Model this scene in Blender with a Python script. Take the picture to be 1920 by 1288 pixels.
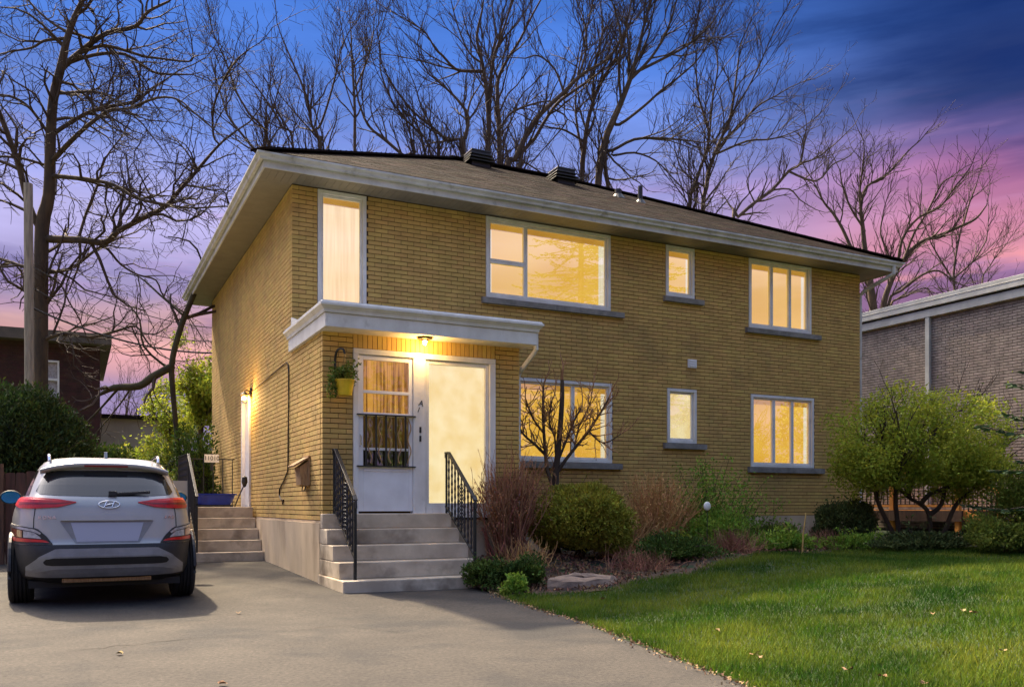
import bpy, math, random
import numpy as np
from mathutils import Vector, Matrix

random.seed(7)
SC = bpy.context.scene
COL = SC.collection
for _o in list(bpy.data.objects):
    bpy.data.objects.remove(_o, do_unlink=True)

# ------------------------------------------------------------------ camera, sky, sun, exposure
YAW = math.radians(26.36)
FPX, CXP, CYP = 1655.0, 960.0, 947.0            # photograph: focal length and horizon in pixels
CAM = np.array([-2.887, -13.189, 1.08])
FW = np.array([math.sin(YAW), math.cos(YAW), 0.0])
RT = np.array([math.cos(YAW), -math.sin(YAW), 0.0])
UP = np.array([0.0, 0.0, 1.0])
cd = bpy.data.cameras.new('camera')
cam = bpy.data.objects.new('camera', cd)
COL.objects.link(cam)
cam.location = CAM
cam.rotation_euler = (math.radians(90), 0, -YAW)
cd.sensor_width = 36.0
cd.lens = 36.0 * FPX / 1920.0
cd.shift_y = (CYP - 644.0) / 1920.0
cd.clip_end = 2000.0
SC.camera = cam

SUN_EL, SUN_AZ = math.radians(46), math.radians(11)     # azimuth measured from +Y towards -X
sun_dir = Vector((-math.sin(SUN_AZ) * math.cos(SUN_EL), math.cos(SUN_AZ) * math.cos(SUN_EL), math.sin(SUN_EL)))
sl = bpy.data.lights.new('sun', 'SUN')
sl.energy = 2.9
sl.angle = math.radians(1.2)
sl.color = (1.0, 0.80, 0.54)
so = bpy.data.objects.new('sun', sl)
COL.objects.link(so)
so.rotation_euler = sun_dir.to_track_quat('Z', 'Y').to_euler()

SC.view_settings.view_transform = 'Standard'
SC.view_settings.look = 'None'
SC.view_settings.gamma = 1.0
SC.view_settings.use_curve_mapping = False
EXPO = 1.9
SC.view_settings.exposure = EXPO
SC.render.engine = 'CYCLES'
SC.cycles.use_denoising = True
SC.cycles.max_bounces = 8
SC.cycles.transparent_max_bounces = 12
SC.cycles.sample_clamp_indirect = 4.0


def lin(r, g=None, b=None):
    if g is None:
        r, g, b = r
    out = []
    for c in (r, g, b):
        c /= 255.0
        out.append(c / 12.92 if c <= 0.04045 else ((c + 0.055) / 1.055) ** 2.4)
    return out


def build_world():
    w = bpy.data.worlds.new('World')
    SC.world = w
    w.use_nodes = True
    nt = w.node_tree
    N, L = nt.nodes, nt.links
    N.clear()
    out = N.new('ShaderNodeOutputWorld')
    bg = N.new('ShaderNodeBackground')
    L.new(bg.outputs[0], out.inputs[0])
    tc = N.new('ShaderNodeTexCoord')
    sep = N.new('ShaderNodeSeparateXYZ')
    L.new(tc.outputs['Generated'], sep.inputs[0])

    def math_n(op, a, b=None, clamp=False):
        n = N.new('ShaderNodeMath')
        n.operation = op
        n.use_clamp = clamp
        for i, v in enumerate((a, b)):
            if v is None:
                continue
            if isinstance(v, (int, float)):
                n.inputs[i].default_value = v
            else:
                L.new(v, n.inputs[i])
        return n.outputs[0]

    def noise(scale, stretch, detail, loc=(0, 0, 0)):
        mp = N.new('ShaderNodeMapping')
        mp.inputs['Scale'].default_value = stretch
        mp.inputs['Location'].default_value = loc
        L.new(tc.outputs['Generated'], mp.inputs[0])
        n = N.new('ShaderNodeTexNoise')
        n.inputs['Scale'].default_value = scale
        n.inputs['Detail'].default_value = detail
        n.inputs['Roughness'].default_value = 0.55
        L.new(mp.outputs[0], n.inputs['Vector'])
        return n.outputs[0]

    def ramp(fac, stops):
        r = N.new('ShaderNodeValToRGB')
        e = r.color_ramp.elements
        while len(e) < len(stops):
            e.new(0.5)
        for el, (p, c) in zip(e, stops):
            el.position = p
            el.color = (*lin(c), 1)
        L.new(fac, r.inputs[0])
        return r.outputs[0]

    def mix(f, a, b):
        m = N.new('ShaderNodeMix')
        m.data_type = 'RGBA'
        if isinstance(f, (int, float)):
            m.inputs[0].default_value = f
        else:
            L.new(f, m.inputs[0])
        L.new(a, m.inputs[6])
        L.new(b, m.inputs[7])
        return m.outputs[2]

    def maprange(v, a, b, c=0.0, d=1.0):
        m = N.new('ShaderNodeMapRange')
        m.interpolation_type = 'SMOOTHSTEP'
        L.new(v, m.inputs[0])
        for i, x in enumerate((a, b, c, d)):
            m.inputs[i + 1].default_value = x
        return m.outputs[0]

    n1 = noise(2.2, (1, 1, 3.5), 5)
    wob = math_n('MULTIPLY', math_n('SUBTRACT', n1, 0.5), 0.11)
    z = math_n('ADD', sep.outputs[2], wob)
    left = ramp(z, [(0.0, (128, 112, 150)), (0.12, (130, 116, 158)), (0.16, (212, 150, 148)), (0.19, (216, 164, 156)),
                    (0.225, (148, 136, 180)), (0.29, (166, 160, 210)), (0.37, (96, 126, 204)), (0.44, (54, 108, 198)), (0.52, (36, 98, 188))])
    right = ramp(z, [(0.0, (215, 135, 130)), (0.20, (236, 148, 138)), (0.26, (190, 118, 146)), (0.305, (158, 94, 138)),
                     (0.34, (88, 74, 130)), (0.375, (30, 50, 106)), (0.44, (13, 48, 112)), (0.55, (12, 50, 124))])
    dot = N.new('ShaderNodeVectorMath')
    dot.operation = 'DOT_PRODUCT'
    L.new(tc.outputs['Generated'], dot.inputs[0])
    dot.inputs[1].default_value = RT
    az = math_n('ADD', dot.outputs['Value'], math_n('MULTIPLY', math_n('SUBTRACT', n1, 0.5), 0.25))
    dotf = N.new('ShaderNodeVectorMath')
    dotf.operation = 'DOT_PRODUCT'
    L.new(tc.outputs['Generated'], dotf.inputs[0])
    dotf.inputs[1].default_value = FW
    dusk = mix(math_n('MULTIPLY', maprange(az, 0.08, 0.42), maprange(dotf.outputs['Value'], -0.25, 0.35)), left, right)
    # purple cloud bank low over the horizon
    n2 = noise(3.0, (1, 1, 5.0), 6, (3.1, 1.7, 0.4))
    band = math_n('MULTIPLY', maprange(sep.outputs[2], 0.16, 0.20), maprange(sep.outputs[2], 0.225, 0.275, 1.0, 0.0))
    cl = math_n('MULTIPLY', math_n('MULTIPLY', maprange(n2, 0.40, 0.56), band), 0.8)
    rgb = N.new('ShaderNodeRGB')
    rgb.outputs[0].default_value = (*lin(78, 72, 132), 1)
    dusk = mix(cl, dusk, rgb.outputs[0])
    # thin pink streaks
    n3 = noise(4.0, (1, 1, 9.0), 5, (0.3, 5.1, 2.2))
    st = math_n('MULTIPLY', maprange(n3, 0.5, 0.72), 0.28)
    rgb2 = N.new('ShaderNodeRGB')
    rgb2.outputs[0].default_value = (*lin(205, 150, 200), 1)
    dusk = mix(math_n('MULTIPLY', st, maprange(sep.outputs[2], 0.30, 0.42, 1.0, 0.0)), dusk, rgb2.outputs[0])
    n5 = noise(2.6, (1, 1, 7.0), 6, (1.3, 8.2, 4.4))
    hv = N.new('ShaderNodeHueSaturation')
    hv.inputs['Saturation'].default_value = 0.94
    L.new(maprange(n5, 0.32, 0.68, 0.86, 1.14), hv.inputs['Value'])
    L.new(dusk, hv.inputs['Color'])
    dusk = hv.outputs[0]
    # dark blue streaks in the upper clouds
    n4 = noise(3.4, (1, 1, 8.0), 7, (7.3, 0.6, 1.9))
    st2 = math_n('MULTIPLY', math_n('MULTIPLY', maprange(n4, 0.44, 0.62), 0.55), maprange(az, -0.05, 0.35))
    rgb3 = N.new('ShaderNodeRGB')
    rgb3.outputs[0].default_value = (*lin(16, 40, 96), 1)
    dusk = mix(math_n('MULTIPLY', st2, maprange(sep.outputs[2], 0.26, 0.36)), dusk, rgb3.outputs[0])
    # overhead: the daylight sky
    sky = N.new('ShaderNodeTexSky')
    sky.sky_type = 'NISHITA'
    sky.sun_disc = False
    sky.sun_elevation = SUN_EL
    sky.sun_rotation = -SUN_AZ
    sc = N.new('ShaderNodeVectorMath')
    sc.operation = 'SCALE'
    sc.inputs['Scale'].default_value = SKY_DAY
    L.new(sky.outputs[0], sc.inputs[0])
    sky.dust_density = 6.0
    sky.air_density = 1.0
    sky.ozone_density = 0.6
    ds = N.new('ShaderNodeVectorMath')
    ds.operation = 'SCALE'
    ds.inputs['Scale'].default_value = 1.36 / 2 ** EXPO
    L.new(dusk, ds.inputs[0])
    fin = mix(maprange(sep.outputs[2], 0.50, 0.62), ds.outputs[0], sc.outputs[0])
    L.new(fin, bg.inputs[0])
    bg.inputs[1].default_value = 1.0


SKY_DAY = 0.15
build_world()


# ------------------------------------------------------------------ helpers
def at(px, py, d):
    """a point of the place seen at photograph pixel (px, py), d metres in front of the camera plane"""
    return CAM + d * (FW + (px - CXP) / FPX * RT + (CYP - py) / FPX * UP)


def depth_of(p):
    return float(np.dot(np.asarray(p, float) - CAM, FW))


class MB:
    """collects vertices and faces; build() links them as ONE mesh object"""

    def __init__(self):
        self.V, self.F, self.K, self.R = [], [], [], []
        self.n = 0
        self.uvs = None

    def add(self, v, f, r=0.0):
        v = np.asarray(v, float).reshape(-1, 3)
        f = np.asarray(f, np.int64)
        if f.size == 0:
            return
        self.V.append(v)
        self.F.append((f + self.n).ravel())
        self.K.append(np.full(len(f), f.shape[1], np.int64))
        self.R.append(np.full(len(f), r, float) if np.isscalar(r) else np.asarray(r, float))
        self.n += len(v)

    def poly(self, pts, r=0.0):
        self.add(pts, [list(range(len(pts)))], r)

    def box(self, x0, x1, y0, y1, z0, z1, r=0.0):
        v = [(x0, y0, z0), (x1, y0, z0), (x1, y1, z0), (x0, y1, z0), (x0, y0, z1), (x1, y0, z1), (x1, y1, z1), (x0, y1, z1)]
        self.add(v, BOXF, r)
        return self

    def obox(self, c, ax, ay, az, r=0.0):
        """box with centre c and half axes"""
        c, ax, ay, az = (np.asarray(q, float) for q in (c, ax, ay, az))
        v = [c + sx * ax + sy * ay + sz * az for sz in (-1, 1) for sx, sy in ((-1, -1), (1, -1), (1, 1), (-1, 1))]
        self.add(v, BOXF, r)
        return self

    def bar(self, a, b, w, t, up=(0, 0, 1), r=0.0):
        a, b = np.asarray(a, float), np.asarray(b, float)
        d = b - a
        L = np.linalg.norm(d)
        d = d / L
        s = np.cross(d, up)
        if np.linalg.norm(s) < 1e-4:
            s = np.cross(d, (1, 0, 0))
        s /= np.linalg.norm(s)
        u = np.cross(s, d)
        return self.obox((a + b) / 2, d * L / 2, s * w / 2, u * t / 2, r)

    def prism(self, pts, off, r=0.0):
        """polygon pts extruded by vector off"""
        p = np.asarray(pts, float)
        n = len(p)
        self.add(np.vstack([p, p + np.asarray(off, float)]), [[i, (i + 1) % n, n + (i + 1) % n, n + i] for i in range(n)], r)
        self.add(p, [list(range(n))[::-1]], r)
        self.add(p + np.asarray(off, float), [list(range(n))], r)
        return self

    def tube(self, pts, rad, n=6, cap=True, r=0.0):
        p = np.asarray(pts, float)
        m = len(p)
        rad = np.full(m, rad, float) if np.isscalar(rad) else np.asarray(rad, float)
        t = np.empty_like(p)
        t[1:-1] = p[2:] - p[:-2]
        t[0] = p[1] - p[0]
        t[-1] = p[-1] - p[-2]
        t /= np.linalg.norm(t, axis=1, keepdims=True) + 1e-12
        mean = p[-1] - p[0]
        ref = np.array([0.0, 0.0, 1.0]) if abs(mean[2]) < 0.75 * (np.linalg.norm(mean) + 1e-9) else np.array([0.0, 1.0, 0.0])
        s = np.cross(t, ref)
        s /= np.linalg.norm(s, axis=1, keepdims=True) + 1e-9
        u = np.cross(s, t)
        a = np.arange(n) * 2 * math.pi / n
        v = p[:, None, :] + rad[:, None, None] * (np.cos(a)[None, :, None] * s[:, None, :] + np.sin(a)[None, :, None] * u[:, None, :])
        i = np.arange(m - 1)[:, None] * n
        j = np.arange(n)[None, :]
        k = (np.arange(n)[None, :] + 1) % n
        f = np.stack([i + j, i + k, i + n + k, i + n + j], -1).reshape(-1, 4)
        self.add(v.reshape(-1, 3), f, r)
        if cap and n > 3:
            self.add(v[0], [list(range(n))[::-1]], r)
            self.add(v[-1], [list(range(n))], r)
        return self

    def lathe(self, prof, c=(0, 0, 0), n=16, axis='z', r=0.0):
        c = np.asarray(c, float)
        a = np.arange(n) * 2 * math.pi / n
        rows = []
        for rr, h in prof:
            q = np.stack([rr * np.cos(a), rr * np.sin(a), np.full(n, h)], -1)
            if axis == 'x':
                q = q[:, [2, 0, 1]]
            if axis == 'y':
                q = q[:, [1, 2, 0]]
            rows.append(q + c)
        v = np.vstack(rows)
        f = [[i * n + j, i * n + (j + 1) % n, (i + 1) * n + (j + 1) % n, (i + 1) * n + j] for i in range(len(prof) - 1) for j in range(n)]
        self.add(v, f, r)
        return self

    def grid(self, P, r=0.0, close=False):
        """P[i][j] points"""
        P = np.asarray(P, float)
        a, b = P.shape[:2]
        f = [[i * b + j, i * b + (j + 1) % b, (i + 1) * b + (j + 1) % b, (i + 1) * b + j] for i in range(a - 1) for j in range(b if close else b - 1)]
        self.add(P.reshape(-1, 3), f, r)
        return self

    def mesh(self, name, smooth=False):
        me = bpy.data.meshes.new(name)
        if not self.V:
            return me
        V = np.vstack(self.V)
        F = np.concatenate(self.F)
        K = np.concatenate(self.K)
        me.vertices.add(len(V))
        me.vertices.foreach_set('co', V.ravel())
        me.loops.add(len(F))
        me.loops.foreach_set('vertex_index', F)
        me.polygons.add(len(K))
        me.polygons.foreach_set('loop_start', np.concatenate([[0], np.cumsum(K)[:-1]]))
        me.polygons.foreach_set('loop_total', K)
        me.polygons.foreach_set('use_smooth', np.full(len(K), bool(smooth)))
        me.update(calc_edges=True)
        at_ = me.attributes.new('rnd', 'FLOAT', 'FACE')
        at_.data.foreach_set('value', np.concatenate(self.R))
        return me

    def build(self, name, m, parent=None, smooth=False, bevel=0.0):
        me = self.mesh(name, smooth)
        if m is not None:
            me.materials.append(M[m])
        return link(name, me, parent, bevel)


BOXF = [[0, 3, 2, 1], [4, 5, 6, 7], [0, 1, 5, 4], [1, 2, 6, 5], [2, 3, 7, 6], [3, 0, 4, 7]]


def world_of(o):
    w = o.location.copy()
    if o.parent is not None:
        w += o.matrix_parent_inverse.translation + world_of(o.parent)
    return w


def link(name, data, parent=None, bevel=0.0):
    o = bpy.data.objects.new(name, data)
    COL.objects.link(o)
    if parent is not None:
        o.parent = parent
        o.matrix_parent_inverse = Matrix.Translation(-world_of(parent))
    if bevel:
        b = o.modifiers.new('bevel', 'BEVEL')
        b.width = bevel
        b.segments = 2
        b.limit_method = 'ANGLE'
        b.angle_limit = math.radians(50)
    return o


def tag(o, label, cat=None, group=None, kind=None):
    if label:
        o['label'] = label
    if cat:
        o['category'] = cat
    if group:
        o['group'] = group
    if kind:
        o['kind'] = kind
    return o


def thing(name, label, cat, loc=(0, 0, 0), group=None):
    o = bpy.data.objects.new(name, None)
    COL.objects.link(o)
    o.location = loc
    o.empty_display_size = 0.2
    return tag(o, label, cat, group)


# ------------------------------------------------------------------ materials
M = {}


def mat(name, c, c2=None, scale=6.0, rough=0.7, bump=0.0, bscale=80.0, metal=0.0, rnd=0.0, trans=0.0, stretch=None, detail=4.0,
        coat=0.0, contrast=(0.35, 0.65), spec=0.5, speck=None, c3=None, s3=1.0, con3=(0.45, 0.7)):
    m = bpy.data.materials.new(name)
    m.use_nodes = True
    nt = m.node_tree
    N, L = nt.nodes, nt.links
    b = N['Principled BSDF']
    b.inputs['Roughness'].default_value = rough
    b.inputs['Metallic'].default_value = metal
    b.inputs['Specular IOR Level'].default_value = spec
    if coat:
        b.inputs['Coat Weight'].default_value = coat
        b.inputs['Coat Roughness'].default_value = 0.08
    geo = N.new('ShaderNodeNewGeometry')
    vec = geo.outputs['Position']
    if stretch:
        mp = N.new('ShaderNodeMapping')
        mp.inputs['Scale'].default_value = stretch
        L.new(vec, mp.inputs[0])
        vec = mp.outputs[0]

    def nz(s, d=detail):
        n = N.new('ShaderNodeTexNoise')
        n.inputs['Scale'].default_value = s
        n.inputs['Detail'].default_value = d
        n.inputs['Roughness'].default_value = 0.6
        L.new(vec, n.inputs['Vector'])
        return n.outputs[0]

    def mr(v, a, bb, c_=0.0, d_=1.0):
        q = N.new('ShaderNodeMapRange')
        L.new(v, q.inputs[0])
        for i, x in enumerate((a, bb, c_, d_)):
            q.inputs[i + 1].default_value = x
        return q.outputs[0]

    def mx(f, a, bb):
        q = N.new('ShaderNodeMix')
        q.data_type = 'RGBA'
        L.new(f, q.inputs[0])
        for i, x in ((6, a), (7, bb)):
            if isinstance(x, (tuple, list)):
                q.inputs[i].default_value = (*x, 1)
            else:
                L.new(x, q.inputs[i])
        return q.outputs[2]

    col = None
    if c2 is not None:
        col = mx(mr(nz(scale), *contrast), c, c2)
        if c3 is not None:
            col = mx(mr(nz(s3), *con3), col, c3)
    if speck and col is not None:
        hv = N.new('ShaderNodeHueSaturation')
        L.new(mr(nz(speck[0], 3), 0.3, 0.7, 1 - speck[1], 1 + speck[1]), hv.inputs['Value'])
        L.new(col, hv.inputs['Color'])
        col = hv.outputs[0]
    if rnd:
        atn = N.new('ShaderNodeAttribute')
        atn.attribute_name = 'rnd'
        oi = N.new('ShaderNodeObjectInfo')
        ad = N.new('ShaderNodeMath')
        ad.operation = 'ADD'
        L.new(atn.outputs['Fac'], ad.inputs[0])
        L.new(oi.outputs['Random'], ad.inputs[1])
        fr = N.new('ShaderNodeMath')
        fr.operation = 'FRACT'
        L.new(ad.outputs[0], fr.inputs[0])
        hs = N.new('ShaderNodeHueSaturation')
        L.new(mr(fr.outputs[0], 0, 1, 1 - rnd, 1 + rnd), hs.inputs['Value'])
        w2 = N.new('ShaderNodeMath')
        w2.operation = 'MULTIPLY'
        w2.inputs[1].default_value = 7.31
        L.new(fr.outputs[0], w2.inputs[0])
        f2 = N.new('ShaderNodeMath')
        f2.operation = 'FRACT'
        L.new(w2.outputs[0], f2.inputs[0])
        L.new(mr(f2.outputs[0], 0, 1, 0.5 - 0.018 * rnd / 0.2, 0.5 + 0.018 * rnd / 0.2), hs.inputs['Hue'])
        if col is None:
            hs.inputs['Color'].default_value = (*c, 1)
        else:
            L.new(col, hs.inputs['Color'])
        col = hs.outputs[0]
    if col is None:
        b.inputs['Base Color'].default_value = (*c, 1)
    else:
        L.new(col, b.inputs['Base Color'])
    if bump:
        bp = N.new('ShaderNodeBump')
        bp.inputs['Strength'].default_value = bump
        bp.inputs['Distance'].default_value = 0.01
        L.new(nz(bscale, 6), bp.inputs['Height'])
        L.new(bp.outputs[0], b.inputs['Normal'])
    if trans:
        t = N.new('ShaderNodeBsdfTranslucent')
        if col is None:
            t.inputs[0].default_value = (*c, 1)
        else:
            L.new(col, t.inputs[0])
        ms = N.new('ShaderNodeMixShader')
        ms.inputs[0].default_value = trans
        L.new(b.outputs[0], ms.inputs[1])
        L.new(t.outputs[0], ms.inputs[2])
        L.new(ms.outputs[0], N['Material Output'].inputs[0])
    M[name] = m
    return m


def emit(name, c, strength, c2=None, scale=4.0, stretch=None, contrast=(0.35, 0.65)):
    m = bpy.data.materials.new(name)
    m.use_nodes = True
    nt = m.node_tree
    N, L = nt.nodes, nt.links
    N.remove(N['Principled BSDF'])
    e = N.new('ShaderNodeEmission')
    e.inputs[0].default_value = (*c, 1)
    e.inputs[1].default_value = 1.2 * strength / 2 ** EXPO
    if c2 is not None:
        geo = N.new('ShaderNodeNewGeometry')
        mp = N.new('ShaderNodeMapping')
        mp.inputs['Scale'].default_value = stretch or (1, 1, 1)
        L.new(geo.outputs['Position'], mp.inputs[0])
        n = N.new('ShaderNodeTexNoise')
        n.inputs['Scale'].default_value = scale
        n.inputs['Detail'].default_value = 5
        L.new(mp.outputs[0], n.inputs['Vector'])
        r = N.new('ShaderNodeMapRange')
        L.new(n.outputs[0], r.inputs[0])
        r.inputs[1].default_value, r.inputs[2].default_value = contrast
        q = N.new('ShaderNodeMix')
        q.data_type = 'RGBA'
        L.new(r.outputs[0], q.inputs[0])
        q.inputs[6].default_value = (*c, 1)
        q.inputs[7].default_value = (*c2, 1)
        L.new(q.outputs[2], e.inputs[0])
    L.new(e.outputs[0], N['Material Output'].inputs[0])
    M[name] = m


def glass(name, refl=0.3, rough=0.02, tint=(1, 1, 1), gloss=(1, 1, 1)):
    m = bpy.data.materials.new(name)
    m.use_nodes = True
    nt = m.node_tree
    N, L = nt.nodes, nt.links
    N.remove(N['Principled BSDF'])
    t = N.new('ShaderNodeBsdfTransparent')
    t.inputs[0].default_value = (*tint, 1)
    g = N.new('ShaderNodeBsdfGlossy')
    g.inputs['Color'].default_value = (*gloss, 1)
    g.inputs['Roughness'].default_value = rough
    ms = N.new('ShaderNodeMixShader')
    ms.inputs[0].default_value = refl
    L.new(t.outputs[0], ms.inputs[1])
    L.new(g.outputs[0], ms.inputs[2])
    L.new(ms.outputs[0], N['Material Output'].inputs[0])
    M[name] = m


BR = lin(200, 164, 92)
mat('brick', BR, lin(184, 150, 82), 3.0, 0.85, 0.10, 90, rnd=0.075, c3=lin(166, 136, 80), s3=0.9, con3=(0.52, 0.72))
mat('mortar', lin(84, 63, 34), lin(66, 50, 28), 5, 0.95, 0.3, 120)
mat('concrete', lin(204, 188, 162), lin(176, 160, 136), 2.5, 0.9, 0.35, 60, c3=lin(116, 101, 82), s3=1.7, con3=(0.5, 0.7))
mat('parging', lin(200, 178, 146), lin(172, 152, 124), 1.6, 0.9, 0.3, 40, stretch=(1, 1, 0.35), c3=lin(146, 124, 96), s3=2.2, con3=(0.55, 0.8))
mat('sill', lin(142, 138, 130), lin(112, 108, 100), 5, 0.9, 0.3, 80)
mat('white_paint', lin(226, 226, 224), lin(205, 205, 204), 4, 0.45, 0.05, 60)
mat('white_old', lin(226, 224, 218), lin(208, 205, 197), 4, 0.55, 0.1, 50, c3=lin(178, 172, 160), s3=7, con3=(0.62, 0.85), stretch=(1, 1, 0.6))
mat('soffit', lin(136, 130, 117), lin(124, 118, 107), 3, 0.6)
mat('gutter', lin(206, 206, 200), lin(178, 177, 170), 3, 0.45, c3=lin(140, 136, 124), s3=6, con3=(0.6, 0.8))
mat('shingle', lin(45, 31, 22), lin(25, 18, 14), 4, 0.95, 0.5, 150, rnd=0.55, spec=0.1)
mat('roof_deck', lin(44, 36, 30), lin(34, 28, 24), 6, 0.95, spec=0.1)
mat('black_iron', lin(30, 32, 33), lin(22, 23, 24), 20, 0.42, 0.1, 80)
mat('black_metal', lin(36, 35, 33), lin(26, 25, 24), 10, 0.5)
mat('asphalt', lin(62, 57, 50), lin(46, 42, 37), 1.3, 0.93, 0.6, 240, c3=lin(34, 33, 32), s3=0.6, con3=(0.5, 0.6), detail=8, speck=(34, 0.5))
mat('crack', lin(62, 56, 50), lin(46, 42, 38), 8, 0.95)
mat('soil', lin(84, 66, 48), lin(56, 44, 32), 5, 1.0, 0.8, 60)
mat('mulch', lin(132, 98, 66), lin(86, 60, 42), 12, 0.95, rnd=0.45)
mat('lawn_ground', lin(42, 60, 20), lin(32, 46, 16), 3, 1.0, 0.4, 60)
mat('grass', lin(68, 98, 24), lin(112, 124, 40), 1.1, 0.75, rnd=0.3, trans=0.35, spec=0.2, c3=lin(44, 76, 18), s3=0.8, con3=(0.45, 0.65))
mat('ground', lin(86, 92, 56), lin(70, 70, 46), 0.8, 1.0, 0.4, 30)
mat('bark_dark', lin(84, 68, 50), lin(58, 48, 38), 6, 0.95, 0.8, 40, stretch=(1, 1, 0.3))
mat('bark_grey', lin(92, 76, 60), lin(68, 56, 46), 6, 0.95, 0.8, 40, stretch=(1, 1, 0.3))
mat('bark_moss', lin(70, 66, 42), lin(54, 46, 35), 4, 0.95, 0.8, 40)
mat('twig_dark', lin(74, 58, 45), lin(56, 45, 37), 4, 0.9)
mat('twig_grey', lin(82, 66, 53), lin(62, 50, 42), 4, 0.9)
mat('twig_red', lin(158, 110, 80), lin(120, 78, 56), 6, 0.85, rnd=0.3)
mat('twig_tan', lin(206, 160, 98), lin(170, 124, 74), 6, 0.9, rnd=0.25)
mat('leaf_cedar', lin(168, 160, 56), lin(122, 126, 44), 5, 0.8, rnd=0.35, trans=0.2, spec=0.2)
mat('leaf_hedge', lin(84, 104, 40), lin(58, 80, 32), 3, 0.8, rnd=0.35, trans=0.2, spec=0.2)
mat('leaf_dark', lin(86, 96, 48), lin(60, 74, 38), 4, 0.75, rnd=0.35, trans=0.15, spec=0.2)
mat('leaf_spring', lin(158, 164, 54), lin(122, 138, 44), 4, 0.75, rnd=0.3, trans=0.4, spec=0.2)
mat('leaf_green', lin(142, 166, 60), lin(102, 138, 48), 4, 0.7, rnd=0.3, trans=0.35, spec=0.2)
mat('leaf_lime', lin(160, 164, 56), lin(120, 138, 44), 2, 0.75, rnd=0.3, trans=0.4, spec=0.2)
mat('leaf_bush', lin(112, 124, 48), lin(84, 100, 38), 2, 0.75, rnd=0.35, trans=0.3, spec=0.2)
mat('leaf_dead', lin(168, 138, 98), lin(126, 98, 66), 9, 0.9, rnd=0.3)
mat('needle', lin(58, 80, 48), lin(44, 64, 40), 4, 0.75, rnd=0.3, trans=0.1, spec=0.2)
mat('rock', lin(150, 128, 108), lin(110, 94, 82), 5, 0.95, 0.8, 30)
mat('fence_wood', lin(86, 58, 44), lin(60, 42, 34), 5, 0.85, 0.3, 40, rnd=0.2, stretch=(6, 6, 0.5))
mat('pole_wood', lin(160, 148, 130), lin(122, 112, 98), 6, 0.95, 0.5, 40, stretch=(4, 4, 0.4))
mat('deck_wood', lin(206, 140, 58), lin(170, 108, 42), 4, 0.7, 0.2, 50)
mat('neigh_brick', lin(152, 140, 130), lin(124, 114, 106), 4, 0.9, 0.1, 60, rnd=0.10)
mat('neigh_mortar', lin(76, 70, 65), lin(64, 59, 55), 4, 0.95)
mat('neigh_trim', lin(176, 178, 174), lin(156, 158, 154), 3, 0.5)
mat('red_brick', lin(72, 42, 33), lin(52, 31, 26), 3, 0.9, 0.3, 40, rnd=0.2)
mat('red_mortar', lin(70, 48, 40), lin(56, 40, 34), 4, 0.95)
mat('tan_eave', lin(98, 88, 75), lin(78, 70, 60), 3, 0.8)
mat('pale_wall', lin(176, 164, 146), lin(158, 146, 128), 1, 0.9)
mat('pot_yellow', lin(224, 190, 30), lin(206, 168, 20), 8, 0.45)
mat('mailbox_wood', lin(176, 142, 98), lin(140, 108, 72), 12, 0.8, 0.3, 60, stretch=(6, 6, 1))
mat('plastic_white', lin(228, 228, 226), None, rough=0.5)
mat('blue_tub', lin(24, 58, 168), lin(18, 44, 140), 6, 0.4)
mat('brown_dark', lin(60, 42, 26), lin(42, 30, 20), 8, 0.4)
mat('letter_black', lin(24, 24, 24), None, rough=0.5)
mat('letter_white', lin(232, 230, 220), lin(212, 208, 196), 6, 0.6)
mat('car_paint', lin(166, 166, 165), lin(160, 160, 159), 3, 0.32, metal=0.1, coat=0.7)
mat('car_seam', lin(30, 31, 33), None, rough=0.6)
mat('car_plastic', lin(34, 34, 36), lin(27, 27, 29), 20, 0.55, 0.1, 300)
mat('car_skid', lin(138, 139, 141), lin(122, 123, 126), 6, 0.42, metal=0.4)
mat('car_plate', lin(166, 168, 184), None, rough=0.4)
mat('car_chrome', lin(215, 216, 220), None, rough=0.16, metal=1.0)
mat('car_dark', lin(10, 10, 11), None, rough=0.6)
mat('tyre', lin(34, 33, 32), lin(27, 26, 26), 20, 0.85, 0.2, 200)
mat('rim', lin(120, 122, 126), None, rough=0.3, metal=0.8)
mat('tail_red', lin(205, 18, 20), lin(170, 10, 14), 14, 0.35, coat=0.25)
mat('tail_deep', lin(120, 8, 10), None, rough=0.3, coat=0.2)
mat('lamp_clear', lin(176, 176, 178), lin(140, 138, 138), 20, 0.15, coat=1.0)
mat('lamp_amber', lin(150, 84, 62), None, rough=0.15, coat=1.0)
mat('mirror_blue', lin(60, 140, 190), None, rough=0.06, metal=0.9)
mat('car_glass', (0.012, 0.014, 0.017), None, rough=0.06, coat=0.35, spec=0.4)
mat('door_white', lin(232, 231, 230), lin(220, 218, 216), 3, 0.4)
emit('curtain_cream', lin(250, 220, 150), 1.2, lin(238, 200, 124), 1.6, (14, 1, 0.6))  # curtains glow in place of a lit room, uneven brightness mixed into the colour
emit('curtain_gold', lin(242, 196, 84), 1.12, lin(230, 176, 62), 0.9, (1, 1, 1.2), (0.25, 0.75))
emit('curtain_orange', lin(240, 190, 78), 1.12, lin(224, 164, 52), 0.9, (1, 1, 1.2), (0.25, 0.75))
emit('curtain_pale', lin(252, 232, 180), 1.05, lin(238, 206, 134), 2.4, (1.4, 1, 1.2), (0.34, 0.66))
emit('curtain_side', lin(240, 224, 186), 1.0, lin(250, 236, 204), 2.2, (20, 1, 0.5), (0.3, 0.7))
emit('curtain_door', lin(214, 152, 66), 0.8, lin(130, 82, 34), 2.0, (16, 1, 0.4), (0.42, 0.6))
emit('door_inner', lin(112, 82, 32), 0.75, lin(74, 50, 20), 3.0, (9, 1, 1), (0.4, 0.6))  # panel behind the grille glows, standing in for light inside
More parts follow.
